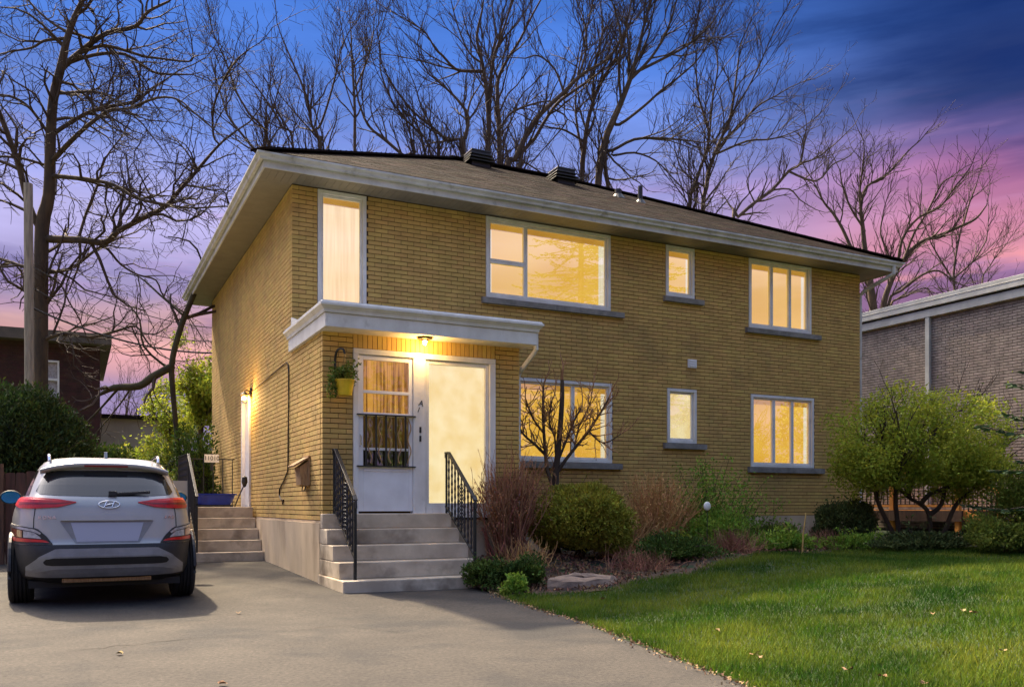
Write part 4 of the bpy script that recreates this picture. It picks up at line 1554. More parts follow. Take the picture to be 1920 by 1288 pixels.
B = 33.0
BT = [
    ('slender_tree', 'thin leaning bare tree rising above the left roof corner', 30, [
        [(500, 300, 7), (480, 284, 7), (452, 250, 6), (427, 217, 5), (417, 187, 4)],
        [(507, 290, 7), (467, 214, 6), (444, 174, 5), (425, 120, 4), (410, 87, 3)],
        [(551, 285, 6), (530, 240, 6), (507, 200, 5), (460, 134, 3)]], 'bark_grey', 'twig_grey'),
    ('slender_tree', 'bare tree with fanned upright limbs between the roof corner and the first vent', 31, [
        [(601, 290, 8), (598, 260, 8), (584, 234, 7), (574, 180, 6), (541, 100, 4), (530, 75, 3)],
        [(601, 234, 6), (617, 187, 5), (631, 134, 4), (640, 90, 3)],
        [(596, 260, 5), (560, 220, 4), (530, 185, 3)]], 'bark_grey', 'twig_grey'),
    ('slender_tree', 'straight thin bare tree just right of the fanned one', 34, [
        [(665, 292, 8), (665, 200, 7), (660, 117, 5), (658, 60, 3), (655, 20, 2)],
        [(664, 170, 5), (690, 110, 4), (700, 60, 3)],
        [(664, 210, 4), (645, 150, 3), (635, 90, 2)]], 'bark_grey', 'twig_grey'),
    ('slender_tree', 'bare tree with limbs sweeping far left above the roof slope', 31, [
        [(780, 310, 8), (760, 295, 8), (725, 265, 8), (690, 235, 6), (672, 190, 5)],
        [(800, 300, 7), (760, 225, 6), (735, 190, 5), (715, 140, 4), (712, 105, 3)],
        [(870, 295, 9), (840, 265, 8), (812, 240, 7), (775, 210, 6), (740, 165, 5), (715, 120, 3)],
        [(822, 300, 7), (815, 250, 6), (790, 200, 5), (778, 160, 3)]], 'bark_grey', 'twig_grey'),
    ('slender_tree', 'bare tree standing behind the left roof vent', 31, [
        [(869, 296, 11), (872, 260, 10), (878, 220, 8), (860, 190, 7), (835, 165, 5), (805, 140, 4)],
        [(875, 225, 6), (882, 190, 5), (900, 160, 3)]], 'bark_grey', 'twig_grey'),
    ('tall_tree', 'tall forked bare tree between the two roof vents, left of a pair', 32, [
        [(912, 325, 14), (917, 250, 13), (914, 187, 12), (907, 134, 10), (900, 100, 8), (894, 67, 7), (904, 20, 5), (908, -20, 3)],
        [(907, 134, 9), (880, 134, 8), (854, 130, 7), (830, 105, 6), (817, 93, 5), (800, 65, 4), (783, 50, 3)],
        [(918, 187, 9), (924, 117, 8), (940, 67, 6), (952, 30, 5), (962, -10, 4)],
        [(905, 120, 6), (880, 100, 5), (862, 60, 4), (850, 20, 3)]], 'bark_grey', 'twig_grey'),
    ('tall_tree', 'tall bare tree with curved limb between the two roof vents, right of a pair', 33, [
        [(937, 330, 13), (935, 234, 12), (933, 190, 10), (934, 150, 9), (950, 115, 7), (975, 75, 6), (995, 35, 5), (1014, 0, 4)],
        [(940, 240, 7), (955, 215, 6), (985, 200, 5), (1030, 190, 4), (1060, 205, 3)],
        [(934, 150, 6), (922, 110, 5), (930, 70, 4)]], 'bark_grey', 'twig_grey'),
    ('leaning_tree', 'bare tree leaning hard to the right beside the right roof vent', 31, [
        [(950, 330, 15), (965, 300, 14), (987, 254, 13), (1014, 214, 12), (1057, 174, 10), (1091, 140, 8), (1141, 110, 6), (1165, 70, 4)],
        [(970, 330, 10), (1003, 260, 9), (1040, 200, 8), (1073, 173, 7), (1123, 137, 5), (1150, 100, 4)],
        [(1057, 174, 6), (1040, 130, 5), (1010, 105, 4), (985, 110, 3)],
        [(1040, 195, 5), (1065, 215, 4), (1030, 260, 3)],
        [(1085, 143, 6), (1100, 90, 5), (1095, 40, 4), (1080, 0, 3)]], 'bark_grey', 'twig_grey'),
    ('tall_tree', 'tall bare tree with upright limbs just right of the right roof vent', 32, [
        [(1091, 350, 13), (1097, 267, 12), (1104, 220, 10), (1124, 160, 8), (1154, 110, 6), (1175, 60, 4)],
        [(1093, 290, 8), (1080, 220, 6), (1082, 150, 5), (1095, 80, 4), (1110, 10, 3)],
        [(1097, 267, 6), (1060, 245, 5), (1035, 240, 4)],
        [(1110, 200, 7), (1115, 130, 6), (1130, 60, 5), (1125, 5, 3)]], 'bark_grey', 'twig_grey'),
    ('tall_tree', 'thick dark bare tree with dense upswept crown, tallest behind the roof', 31, [
        [(1121, 355, 18), (1134, 267, 17), (1150, 225, 17), (1161, 200, 15), (1181, 150, 12), (1195, 100, 8), (1207, 50, 6), (1225, -10, 4)],
        [(1140, 250, 12), (1134, 300, 11), (1140, 350, 11)],
        [(1161, 234, 8), (1207, 200, 7), (1240, 170, 6), (1274, 144, 5), (1310, 110, 4), (1340, 60, 3)],
        [(1150, 280, 8), (1190, 260, 7), (1240, 258, 6), (1290, 262, 4)],
        [(1150, 290, 6), (1190, 285, 5), (1230, 300, 4), (1260, 330, 3)],
        [(1181, 150, 9), (1220, 110, 7), (1250, 60, 6), (1267, 7, 4), (1275, -20, 3)],
        [(1185, 140, 8), (1235, 115, 7), (1290, 85, 6), (1330, 50, 5), (1350, 20, 3)],
        [(1165, 190, 8), (1160, 130, 7), (1165, 70, 6), (1150, 10, 4)],
        [(1178, 155, 7), (1180, 100, 6), (1175, 50, 5), (1185, 0, 4)],
        [(1190, 125, 7), (1215, 70, 5), (1225, 20, 4)]], 'bark_dark', 'twig_dark'),
    ('tall_tree', 'dark bare tree with dense fan crown above the right part of the roof', 33, [
        [(1317, 410, 11), (1325, 350, 11), (1330, 317, 10), (1350, 265, 8), (1370, 217, 7), (1380, 150, 5), (1385, 110, 4)],
        [(1293, 400, 9), (1303, 350, 9), (1313, 317, 8), (1330, 254, 7), (1310, 184, 5), (1305, 130, 4)],
        [(1345, 280, 6), (1380, 240, 5), (1420, 200, 4), (1455, 180, 3)],
        [(1340, 290, 6), (1400, 265, 5), (1440, 262, 4), (1470, 255, 3)],
        [(1370, 217, 5), (1400, 170, 4), (1425, 120, 4), (1440, 85, 3)],
        [(1330, 254, 5), (1335, 190, 5), (1345, 130, 4), (1340, 90, 3)],
        [(1320, 350, 5), (1280, 320, 4), (1265, 280, 3)]], 'bark_dark', 'twig_dark'),
    ('leaning_tree', 'bare limb tree slanting right over the right roof end', 30, [
        [(1375, 415, 9), (1384, 407, 9), (1415, 380, 8), (1447, 357, 8), (1480, 320, 7), (1500, 307, 6), (1510, 257, 4)],
        [(1480, 322, 6), (1530, 340, 5), (1560, 310, 4), (1580, 300, 3)],
        [(1500, 307, 5), (1530, 297, 4), (1560, 275, 3)],
        [(1447, 357, 5), (1480, 355, 4), (1500, 375, 3)],
        [(1415, 380, 4), (1400, 340, 3), (1420, 310, 2)]], 'bark_grey', 'twig_grey'),
    ('tall_tree', 'wide spreading bare tree behind the grey neighbour building', 33, [
        [(1638, 600, 20), (1635, 560, 19), (1630, 520, 17), (1622, 470, 13), (1617, 420, 10), (1614, 390, 8), (1625, 350, 6), (1655, 335, 5), (1697, 290, 4)],
        [(1614, 400, 6), (1612, 360, 5), (1618, 310, 4), (1620, 285, 3)],
        [(1600, 470, 9), (1580, 430, 8), (1562, 400, 7), (1545, 380, 5), (1530, 350, 4)],
        [(1620, 430, 6), (1595, 390, 5), (1580, 350, 4), (1575, 320, 3)],
        [(1655, 600, 16), (1667, 537, 14), (1695, 485, 11), (1725, 455, 9), (1765, 440, 8), (1800, 425, 7), (1830, 410, 6), (1850, 385, 3)],
        [(1680, 510, 8), (1690, 450, 7), (1720, 410, 6), (1760, 390, 5), (1790, 350, 4)],
        [(1690, 490, 7), (1710, 440, 6), (1735, 400, 5), (1760, 350, 4), (1780, 335, 3)],
        [(1800, 425, 5), (1810, 390, 4), (1825, 350, 3)],
        [(1664, 580, 8), (1690, 545, 7), (1730, 515, 6), (1760, 508, 5), (1785, 525, 3)],
        [(1664, 590, 6), (1700, 555, 5), (1735, 540, 3), (1750, 555, 2)],
        [(1670, 530, 6), (1665, 480, 5), (1650, 440, 4), (1655, 400, 3)]], 'bark_dark', 'twig_dark'),
    ('slender_tree', 'fine branched bare tree rising over the grey neighbour roof', 40, [
        [(1790, 560, 6), (1788, 520, 6), (1792, 480, 5), (1800, 440, 4)],
        [(1790, 530, 5), (1765, 490, 4), (1745, 455, 3)],
        [(1790, 520, 5), (1825, 490, 4), (1850, 450, 3)],
        [(1840, 545, 4), (1855, 500, 3), (1885, 460, 2)]], 'bark_grey', 'twig_grey'),
]
for i, (nm, lb, dp, gd, mt, mc) in enumerate(BT):
    S_ = dict(ELM, len=(1.5, 0.8, 0.4)) if 'slanting right' in lb else (dict(ELM, len=(1.8, 0.95, 0.45), up=(0.18, 0.15, 0.1)) if 'wide spreading' in lb else ELM)
    guided_tree(nm, lb, dp, gd, 30 + i, S_, mt, mc, spread=0.22, thick=0.74)

# low far thicket on the left horizon
rng = np.random.default_rng(77)
for i, (px, d) in enumerate(((215, 46), (250, 50), (285, 47), (300, 52), (232, 55), (1480, 46), (1545, 48), (1440, 50))):
    tr, cr = MB(), MB()
    c = at(px, 947, d)
    base = np.array([c[0], c[1], 0.2])
    Hh = (6.5 if px < 400 else 14.0) * rng.uniform(0.85, 1.15)
    pts = path(rng, base, (0.05, 0, 1), Hh, 7, 0.06, 0.1)
    rr = np.linspace(0.10, 0.02, 8)
    tr.tube(pts, rr, 6)
    grow(cr, rng, pts, rr, 0, dict(ELM, dens=(2.6, 2.0, 1.6), start=(0.3, 0.1, 0.1)))
    lab = ['leftmost thin bare sapling beyond the red brick house', 'thin bare sapling beyond the pale garage, second from the red brick house', 'thin bare sapling beyond the pale garage, fourth from the red brick house',
           'thin bare sapling nearest the house eave on the left horizon', 'thin bare sapling third from the red brick house', 'fine bare tree peeping over the right roof slope, middle of three',
           'fine bare tree peeping over the right roof slope, nearest the downspout', 'fine bare tree peeping over the right roof slope, leftmost of three'][i]
    t = thing('sapling', lab, 'tree', base, 'far bare saplings')
    tr.build('trunk', 'bark_grey', t)
    cr.build('crown', 'twig_grey', t)


def spruce(base, H, R, seed, label):
    rng = np.random.default_rng(seed)
    base = np.asarray(base, float)
    t = thing('spruce_tree', label, 'tree', base)
    MB().tube([base, base + (0, 0, H * 0.5), base + (0, 0, H)], [0.2, 0.11, 0.02], 8).build('trunk', 'bark_dark', t)
    br, nd = MB(), MB()
    z = 0.7
    while z < H - 0.3:
        L0 = R * (1 - z / H) ** 0.8
        for k in range(9):
            a = rng.uniform(0, 6.283)
            L = L0 * rng.uniform(0.7, 1.12)
            if L < 0.15:
                continue
            d = np.array([math.cos(a), math.sin(a), 0.05])
            pts = path(rng, base + (0, 0, z + rng.uniform(-0.15, 0.15)), d, L, 6, 0.05, -0.035)
            pts[-1][2] += 0.06 * L
            br.tube(pts, np.linspace(0.022, 0.005, 7), 4, cap=False)
            m = int(L * 46)
            if m < 2:
                continue
            u = rng.uniform(0.25, 1.0, m) * 6
            i = np.minimum(u.astype(int), 5)
            P = pts[i] + (pts[i + 1] - pts[i]) * (u - i)[:, None]
            side = np.cross(d, (0, 0, 1.0))
            off = rng.uniform(-1, 1, (m, 1)) * (0.30 * (1 - (u / 6)[:, None]) + 0.07) * min(1.0, L)
            P = P + side * off + np.array([0, 0, -1]) * np.abs(off) * 0.35
            dirs = d + side * np.sign(off) * 0.8
            leaf_quads(nd, rng, P, 0.13, 0.28, dirs / np.linalg.norm(dirs, axis=1, keepdims=True), 0.45)
        z += 0.30
    br.build('branch_whorls', 'bark_dark', t)
    nd.build('crown', 'needle', t)


spruce((10.9, -7.0, gz(10.9, -7.0) - 0.05), 13.0, 3.35, 5, 'tall spruce whose branch tips reach in at the right edge')
spruce((14.6, -16.0, 0.2), 19.0, 4.2, 6, 'tall spruce mirrored in the big upper window')


# added tree band behind the camera, darkens window reflections and blocks low pink sky
rng = np.random.default_rng(404)
b = MB()
for k in range(46):
    c = np.array([-70 + k * 3.6 + rng.normal() * 1.5, -46 + rng.normal() * 3, 0.0])
    hh = rng.uniform(7, 13)
    P_, _ = blob(rng, 1300, c + (0, 0, hh * 0.5), (2.8, 2.4, hh * 0.55), 0.25, 0.4)
    leaf_quads(b, rng, P_, 0.42, 0.6)
tag(b.build('added_trees', 'leaf_dark'), 'added dark band of trees across the street, darkening the window reflections', 'trees', kind='stuff')


# ------------------------------------------------------------------ shrubs and bed plants
def bush(name, label, px, base, rad, n, size, m, cat='shrub', lump=0.22, shell=0.55, up=0.5, stems=7, aspect=0.4, seed=1, group=None, mst='bark_dark', flat=-0.75, upc=None, sub=7, shoots=26):
    rng = np.random.default_rng(seed)
    base = np.asarray(base, float)
    t = thing(name, label, cat, base, group)
    c = base + np.array([0, 0, rad[2] * (0.85 if upc is None else upc)])
    P, d = blob(rng, n, c, rad, lump, shell, flat)
    if sub:
        for k in range(sub):
            i0 = rng.integers(len(P))
            rr_ = np.asarray(rad) * rng.uniform(0.25, 0.42)
            P2, d2 = blob(rng, n // (sub * 2), P[i0] * 0.85 + c * 0.15, rr_, 0.25, 0.4)
            P, d = np.vstack([P, P2]), np.vstack([d, d2])
    keep = P[:, 2] > base[2] - 0.02
    P, d = P[keep], d[keep]
    b = MB()
    leaf_quads(b, rng, P, size, aspect, d * (1 - up) + np.array([0, 0, up]), 0.7)
    sh_ = MB()
    for k in range(shoots):
        i0 = rng.integers(len(P))
        if P[i0][2] < c[2] - 0.3 * rad[2]:
            continue
        dr = d[i0] * 0.8 + np.array([0, 0, 0.6]) + rng.normal(size=3) * 0.3
        pp_ = path(rng, c * 0.35 + P[i0] * 0.65, dr, float(np.mean(rad)) * rng.uniform(0.4, 0.75), 4, 0.15, 0.0)
        sh_.tube(pp_, np.linspace(0.006, 0.003, 5), 3, cap=False)
        Cq = pp_[rng.integers(1, 5, 12)] + rng.normal(size=(12, 3)) * size * 0.55
        leaf_quads(b, rng, Cq, size * 1.1, aspect)
    b.build('foliage', m, t)
    s = sh_
    for k in range(stems):
        i = rng.integers(len(P))
        s.tube(spline([base + rng.normal(size=3) * (0.05, 0.05, 0), base * 0.5 + P[i] * 0.5 + (0, 0, 0.08), P[i]], 3), np.linspace(0.02, 0.005, 7 if True else 0), 5, cap=False)
    s.build('stem', mst, t)
    return t


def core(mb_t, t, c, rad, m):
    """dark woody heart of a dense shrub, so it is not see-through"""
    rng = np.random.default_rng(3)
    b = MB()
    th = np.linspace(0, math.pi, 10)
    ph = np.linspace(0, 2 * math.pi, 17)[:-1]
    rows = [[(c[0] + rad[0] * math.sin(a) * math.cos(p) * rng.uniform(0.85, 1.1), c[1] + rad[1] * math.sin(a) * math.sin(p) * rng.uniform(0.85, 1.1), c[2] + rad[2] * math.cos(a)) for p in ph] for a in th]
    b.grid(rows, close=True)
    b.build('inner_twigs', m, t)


def spot(px, d):
    p = at(px, 947, d)
    return np.array([p[0], p[1], gz(p[0], p[1])])


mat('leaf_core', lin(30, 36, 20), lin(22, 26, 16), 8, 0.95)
cb = spot(1086, 13.2)
t = bush('globe_cedar', 'round clipped golden green cedar ball in the bed before the big lower window', 0, cb, (0.75, 0.72, 0.60), 30000, 0.06, 'leaf_cedar', lump=0.10, shell=0.80, up=0.35, seed=4, aspect=0.35, upc=0.95, sub=9)
core(None, t, cb + (0, 0, 0.55), (0.55, 0.53, 0.44), 'leaf_core')

# reddish bare multi-stem shrub beside the steps
rng = np.random.default_rng(21)
rb = spot(950, 12.5)
t = thing('bare_shrub', 'reddish brown leafless shrub with dense upright twigs beside the front steps', 'shrub', rb)
b, b2 = MB(), MB()
SH = dict(dens=(3.6, 3.5), start=(0.35, 0.2), ang=(0.25, 0.7), len=(0.42, 0.16), up=(0.25, 0.2), nseg=(3, 2), wander=0.12, rad=(0.007, 0.004), rmin=0.003)
for k in range(125):
    a = rng.uniform(0, 6.283)
    sp = rng.uniform(0.0, 0.72)
    d = np.array([math.cos(a) * sp, math.sin(a) * sp, 1.0])
    L = rng.uniform(0.85, 1.42) * (1 - 0.22 * sp)
    p = path(rng, rb + rng.normal(size=3) * (0.13, 0.13, 0), d, L, 6, 0.06, 0.03)
    rr = np.linspace(0.013, 0.004, 7)
    b.tube(p, rr, 4, cap=False, r=rng.random())
    grow(b2, rng, p, rr, 0, SH)
b.build('stem', 'twig_red', t)
b2.build('twigs', 'twig_red', t)
lb = MB()
P, d_ = blob(rng, 2600, rb + (0, 0, 0.70), (0.58, 0.52, 0.5), 0.2, 0.2)
leaf_quads(lb, rng, P, 0.035, 0.5)
lb.build('dry_leaves', 'twig_red', t)

# small bare pruned tree in front of the lower window
guided_tree('pruned_tree', 'small flat topped bare tree in front of the big lower window', 13.6, [
    [(1042, 930, 15), (1042, 890, 13), (1047, 840, 11), (1052, 780, 10), (1054, 740, 9), (1054, 712, 7)],
    [(1036, 915, 9), (1026, 880, 8), (1021, 830, 7), (1018, 770, 6), (1019, 725, 4)],
    [(1045, 885, 8), (1062, 860, 7), (1082, 835, 6), (1102, 810, 6), (1125, 775, 4), (1142, 745, 3)],
    [(1044, 870, 6), (1060, 830, 5), (1076, 790, 4), (1090, 765, 3)],
    [(1022, 850, 5), (1000, 830, 5), (980, 812, 4), (968, 785, 3)],
    [(1019, 810, 5), (1000, 785, 4), (988, 755, 3)],
    [(1102, 810, 4), (1130, 832, 3), (1162, 815, 2)],
    [(1042, 850, 5), (1040, 820, 4), (1030, 790, 4), (1035, 750, 3)],
    [(1076, 842, 4), (1085, 800, 3), (1105, 760, 2.5), (1110, 730, 2)],
], 51, dict(dens=(17.0, 10.0), start=(0.2, 0.15), ang=(0.4, 1.1), len=(0.38, 0.17), up=(0.2, 0.15), nseg=(3, 2), wander=0.2, rad=(0.012, 0.0075), rmin=0.005), 'bark_grey', 'twig_red',
    spread=0.15, group=None, ntrunk=8, ground=0.25)


def stalks(name, label, base, n, H, spread, m, seed, curl=0.1, rad=0.004, cat='shrub', leaf=None):
    rng = np.random.default_rng(seed)
    t = thing(name, label, cat, base)
    b = MB()
    tips = []
    for k in range(n):
        a = rng.uniform(0, 6.283)
        sp = rng.uniform(0, spread)
        d = np.array([math.cos(a) * sp, math.sin(a) * sp, 1.0])
        p = path(rng, base + rng.normal(size=3) * (0.16, 0.14, 0), d, H * rng.uniform(0.45, 1.1), 6, curl, -0.02)
        b.tube(p, np.linspace(rad, rad * 0.5, 7), 3, cap=False, r=rng.random())
        tips += list(p[2:])
    b.build('stem', m, t)
    if leaf:
        C = np.repeat(np.array(tips), leaf[1], 0)
        C = C + rng.normal(size=C.shape) * leaf[3]
        lb = MB()
        leaf_quads(lb, rng, C, leaf[2], 0.5)
        lb.build('foliage', leaf[0], t)
    return t


stalks('dry_grass_shrub', 'tan dry grassy shrub just right of the cedar ball', spot(1225, 14.1), 700, 1.2, 0.65, 'twig_tan', 61, 0.13, 0.005, leaf=('twig_tan', 1, 0.04, 0.05))
stalks('leafy_shrub', 'loose light green leafy shrub between the small and the triple lower windows', spot(1325, 14.5), 60, 1.4, 0.6, 'bark_moss', 62, 0.10, 0.006, leaf=('leaf_green', 12, 0.06, 0.07))
bush('low_juniper', 'low dark spreading juniper at the lawn edge right of the flat rock', 0, spot(1268, 12.6), (0.72, 0.40, 0.20), 6000, 0.055, 'leaf_hedge', seed=63, shell=0.25, lump=0.4)
stalks('brown_ground_shrub', 'low brown twiggy shrub right of the dark juniper', spot(1375, 13.2), 330, 0.42, 1.2, 'twig_red', 64, 0.2, 0.004)
bush('low_juniper', 'low dark juniper against the bottom step', 0, spot(912, 10.9), (0.32, 0.30, 0.22), 3600, 0.05, 'leaf_hedge', seed=65, shell=0.2, lump=0.4)
bush('low_juniper', 'low juniper between the bottom step juniper and the flat rock', 0, spot(985, 10.9), (0.30, 0.25, 0.20), 3600, 0.05, 'leaf_hedge', seed=66, shell=0.35, lump=0.3)
bush('dark_yew', 'dark rounded yew at the right end of the house front', 0, spot(1577, 15.6), (0.62, 0.5, 0.38), 9000, 0.06, 'leaf_dark', seed=67, shell=0.55, lump=0.2)
bush('perennial_clump', 'bright green leafy clump before the lower triple window', 0, spot(1465, 13.9), (0.50, 0.30, 0.17), 2600, 0.07, 'leaf_green', cat='plant', seed=68, shell=0.3, lump=0.3)
bush('ground_juniper', 'dark flat groundcover under the big spring shrub', 0, spot(1735, 14.2), (1.0, 0.45, 0.16), 7000, 0.06, 'leaf_dark', seed=69, shell=0.2, lump=0.3)
bush('ground_juniper', 'olive green juniper clump at the right lawn edge', 0, spot(1880, 13.6), (0.65, 0.5, 0.32), 7000, 0.06, 'leaf_bush', seed=70, shell=0.4, lump=0.3)
bush('yellow_clump', 'small yellow green clump behind the dark juniper', 0, spot(1265, 13.6), (0.45, 0.25, 0.16), 1600, 0.05, 'leaf_spring', cat='plant', seed=71, shell=0.2)
bush('green_tuft', 'small bright green tuft at the driveway corner of the bed', 0, spot(968, 10.3), (0.16, 0.14, 0.11), 700, 0.06, 'leaf_green', cat='plant', seed=72, shell=0.2)
stalks('brown_ground_shrub', 'low brown twigs by the foundation below the lower triple window', spot(1470, 15.8), 240, 0.40, 1.2, 'twig_red', 73, 0.2, 0.004)
bush('evergreen_shrub', 'pale green shrub half cut by the right edge of the frame', 0, spot(1935, 14.2), (0.7, 0.6, 0.75), 6500, 0.07, 'leaf_bush', seed=74, shell=0.35, lump=0.3)

# big spring-green shrub at the right: curved stems and leafy crown
rng = np.random.default_rng(91)
sb = spot(1740, 15.2)
t = thing('spring_shrub', 'large spreading shrub in fresh green leaf on bent dark stems', 'shrub', sb)
b, tw, lf = MB(), MB(), MB()
dS = depth_of(sb)
STE = [[(1745, 1000), (1742, 965), (1725, 945), (1700, 930), (1672, 900), (1640, 870), (1612, 835)], [(1743, 965), (1765, 945), (1775, 900), (1790, 860), (1805, 820), (1812, 780)],
       [(1725, 945), (1745, 925), (1775, 915), (1810, 890), (1850, 850), (1875, 810)], [(1690, 1000), (1680, 950), (1682, 900), (1690, 860), (1688, 820), (1680, 770)],
       [(1690, 985), (1650, 950), (1640, 910), (1643, 870), (1620, 810)], [(1700, 930), (1720, 880), (1726, 830), (1740, 780)], [(1760, 985), (1790, 950), (1825, 915), (1870, 855), (1890, 800)],
       [(1726, 850), (1760, 800), (1800, 770), (1830, 750)], [(1683, 890), (1660, 850), (1650, 790)]]
tips = []
SS = dict(dens=(5.0, 4.2), start=(0.35, 0.2), ang=(0.35, 1.0), len=(0.95, 0.38), up=(0.3, 0.2), nseg=(4, 2), wander=0.16, rad=(0.014, 0.006), rmin=0.004)
for s_ in STE:
    k = rng.normal() * 0.22
    P = [np.array(at(x, y, dS + k * i * 0.6)) for i, (x, y) in enumerate(s_)]
    if s_[0][1] > 980:
        P[0][2] = gz(P[0][0], P[0][1]) - 0.05
    P = spline(P, 3)
    rr = np.linspace(0.045, 0.012, len(P))
    b.tube(P, rr, 7)
    grow(tw, rng, P, rr, 0, SS, tips)
b.build('stem', 'bark_dark', t, smooth=True)
tw.build('twigs', 'twig_dark', t)
tips = np.array(tips)
cc = at(1728, 848, dS)
C = tips[(tips[:, 2] > sb[2] + 0.55) & (tips[:, 2] < cc[2] + 1.05)]
C = np.repeat(C, 9, 0) + rng.normal(size=(len(C) * 9, 3)) * 0.12
E_, _d = blob(rng, 66000, cc, (1.84, 1.25, 1.12), 0.22, 0.3)
E_ = E_[E_[:, 2] > cc[2] - 0.62 + 0.35 * rng.random(len(E_))]
k_ = rng.random(len(E_)) < 0.5 + 0.5 * np.sin(E_[:, 0] * 5.2 + 1.0) * np.sin(E_[:, 1] * 4.3) * np.sin(E_[:, 2] * 6.1 + 0.5) * 2.2
side_ = [blob(rng, 4200, at(x_, y_, dS + o_), (0.62, 0.55, 0.42), 0.3, 0.2)[0] for x_, y_, o_ in ((1612, 872, 0.1), (1845, 880, -0.2), (1660, 885, -0.3), (1795, 895, 0.3))]
leaf_quads(lf, rng, np.vstack([C, E_[k_]] + side_), 0.065, 0.42, None)
lf.build('foliage', 'leaf_spring', t)

# hanging pot with trailing plant on an iron hook
t = thing('hanging_pot', 'yellow pot with trailing plant on a black hook left of the entrance', 'plant pot', (0.24, VY - 0.15, 2.45))
q = MB()
q.tube(spline([(0.17, VY - 0.004, 2.86), (0.17, VY - 0.02, 3.02), (0.18, VY - 0.10, 3.10), (0.23, VY - 0.17, 3.10), (0.25, VY - 0.18, 3.04)], 4), 0.016, 6)
q.build('hook', 'black_iron', t)
for a in (0, 2.1, 4.2):
    MB().tube([(0.25, VY - 0.18, 3.04), (0.25 + 0.09 * math.cos(a), VY - 0.17 + 0.09 * math.sin(a), 2.70)], 0.003, 3).build('hanger', 'black_iron', t)
MB().lathe([(0.001, 0.0), (0.092, 0.0), (0.125, 0.19), (0.132, 0.19), (0.132, 0.205), (0.115, 0.205), (0.11, 0.15), (0.001, 0.15)], (0.25, VY - 0.17, 2.50), 20).build('pot', 'pot_yellow', t, smooth=False)
rng = np.random.default_rng(8)
P1, d1 = blob(rng, 520, (0.25, VY - 0.17, 2.80), (0.17, 0.15, 0.16), 0.3, 0.2)
P2, d2 = blob(rng, 260, (0.09, VY - 0.18, 2.66), (0.09, 0.09, 0.22), 0.3, 0.2)
b = MB()
leaf_quads(b, rng, np.vstack([P1, P2]), 0.05, 0.5)
b.build('foliage', 'leaf_bush', t)

# ------------------------------------------------------------------ flat rock, stakes, marker, mulch, leaves, grass
rng = np.random.default_rng(5)
rk = spot(1093, 10.75)
t = thing('flat_rock', 'flat reddish stone slab at the lawn edge below the cedar ball', 'rock', rk)
b = MB()
out = [(0.46 * math.cos(a) * rng.uniform(0.85, 1.1), 0.24 * math.sin(a) * rng.uniform(0.85, 1.1)) for a in np.linspace(0, 6.283, 15)[:-1]]
rows = []
for s_, zz in ((1.0, -0.1), (1.03, 0.04), (0.99, 0.10), (0.90, 0.125), (0.45, 0.135), (0.02, 0.12)):
    rows.append([(rk[0] + x * s_ + rng.normal() * 0.008, rk[1] + y * s_ + rng.normal() * 0.008, rk[2] + zz + 0.10 * y + rng.normal() * 0.008) for x, y in out])
b.grid(rows, close=True)
b.build('slab', 'rock', t)
for i, (px, d, h, tilt, lb_) in enumerate(((1504, 13.4, 0.62, 0.08, 'pale upright garden stake in the bed before the lower triple window'), (1490, 14.6, 0.42, -0.25, 'thin slanted dead stick behind the pale garden stake'))):
    s_ = spot(px, d)
    b = MB().tube([s_ - (0, 0, 0.05), s_ + (tilt * 0.3, 0, h * 0.5), s_ + (tilt, 0, h)], [0.014, 0.012, 0.009], 6)
    tag(b.build('garden_stake', 'twig_tan'), lb_, 'stake')
s_ = spot(1326, 13.0)
t = thing('garden_marker', 'small white disc shaped garden marker on a thin stake in the leafy shrub', 'marker', s_)
MB().tube([s_ - (0, 0, 0.05), s_ + (0, 0, 0.66)], 0.006, 6).build('stake', 'black_iron', t)
MB().lathe([(0.001, 0.02), (0.05, 0.016), (0.068, 0.0), (0.05, -0.014), (0.001, -0.018)], (s_[0], s_[1], s_[2] + 0.72), 14, axis='y').build('disc', 'letter_white', t, smooth=True)

b = MB()
n = 5200
X = rng.uniform(1.55, 9.5, n * 3)
Yb = np.array([bed_y(x) for x in X])
Yc = Yb * rng.uniform(0.0, 0.98, len(X))
dens = np.where(X < 3.6, 1.0, 0.28)
k_ = rng.random(len(X)) < dens
X, Yc = X[k_], Yc[k_]
C = np.stack([X, Yc, g(X, Yc) + 0.04 + rng.uniform(0, 0.03, len(X))], 1)
leaf_quads(b, rng, C, 0.06, 0.42, None)
tag(b.build('mulch', 'mulch'), 'loose brown bark mulch and leaf litter over the bed', 'mulch', kind='stuff')

# grass blades
rng = np.random.default_rng(17)
n = 1500000
X = rng.uniform(-0.5, 16.5, n)
Y = rng.uniform(-14.5, -2.0, n)
e = edge_x(Y)
by = np.interp(X, BED_X, BED_Y) + 0.08 * np.sin(X * 4.1)
dist = np.hypot(X - CAM[0], Y - CAM[1])
ok = (X > e - 0.02) & (Y < by + 0.10) & (rng.random(n) < np.minimum(1, (4.6 / dist) ** 1.35)) & (dist > 2.2)
front_ok = ((X - CAM[0]) * FW[0] + (Y - CAM[1]) * FW[1]) > 1.0
ok &= front_ok
X, Y = X[ok], Y[ok]
n = len(X)
Z = g(X, Y) + 0.004
cl = 0.5 + 0.5 * np.sin(X * 2.3 + 1.1 * np.sin(Y * 1.7)) * np.sin(Y * 2.9 + X * 0.7)
H = rng.uniform(0.030, 0.075, n) * (0.75 + 0.5 * cl)
A = rng.uniform(0, 6.283, n)
w_ = rng.uniform(0.0022, 0.0045, n) * (1 + 0.06 * np.hypot(X - CAM[0], Y - CAM[1]))
ln = rng.uniform(0.1, 0.9, n) * H
LA = rng.uniform(0, 6.283, n)
dx, dy = np.cos(A) * w_, np.sin(A) * w_
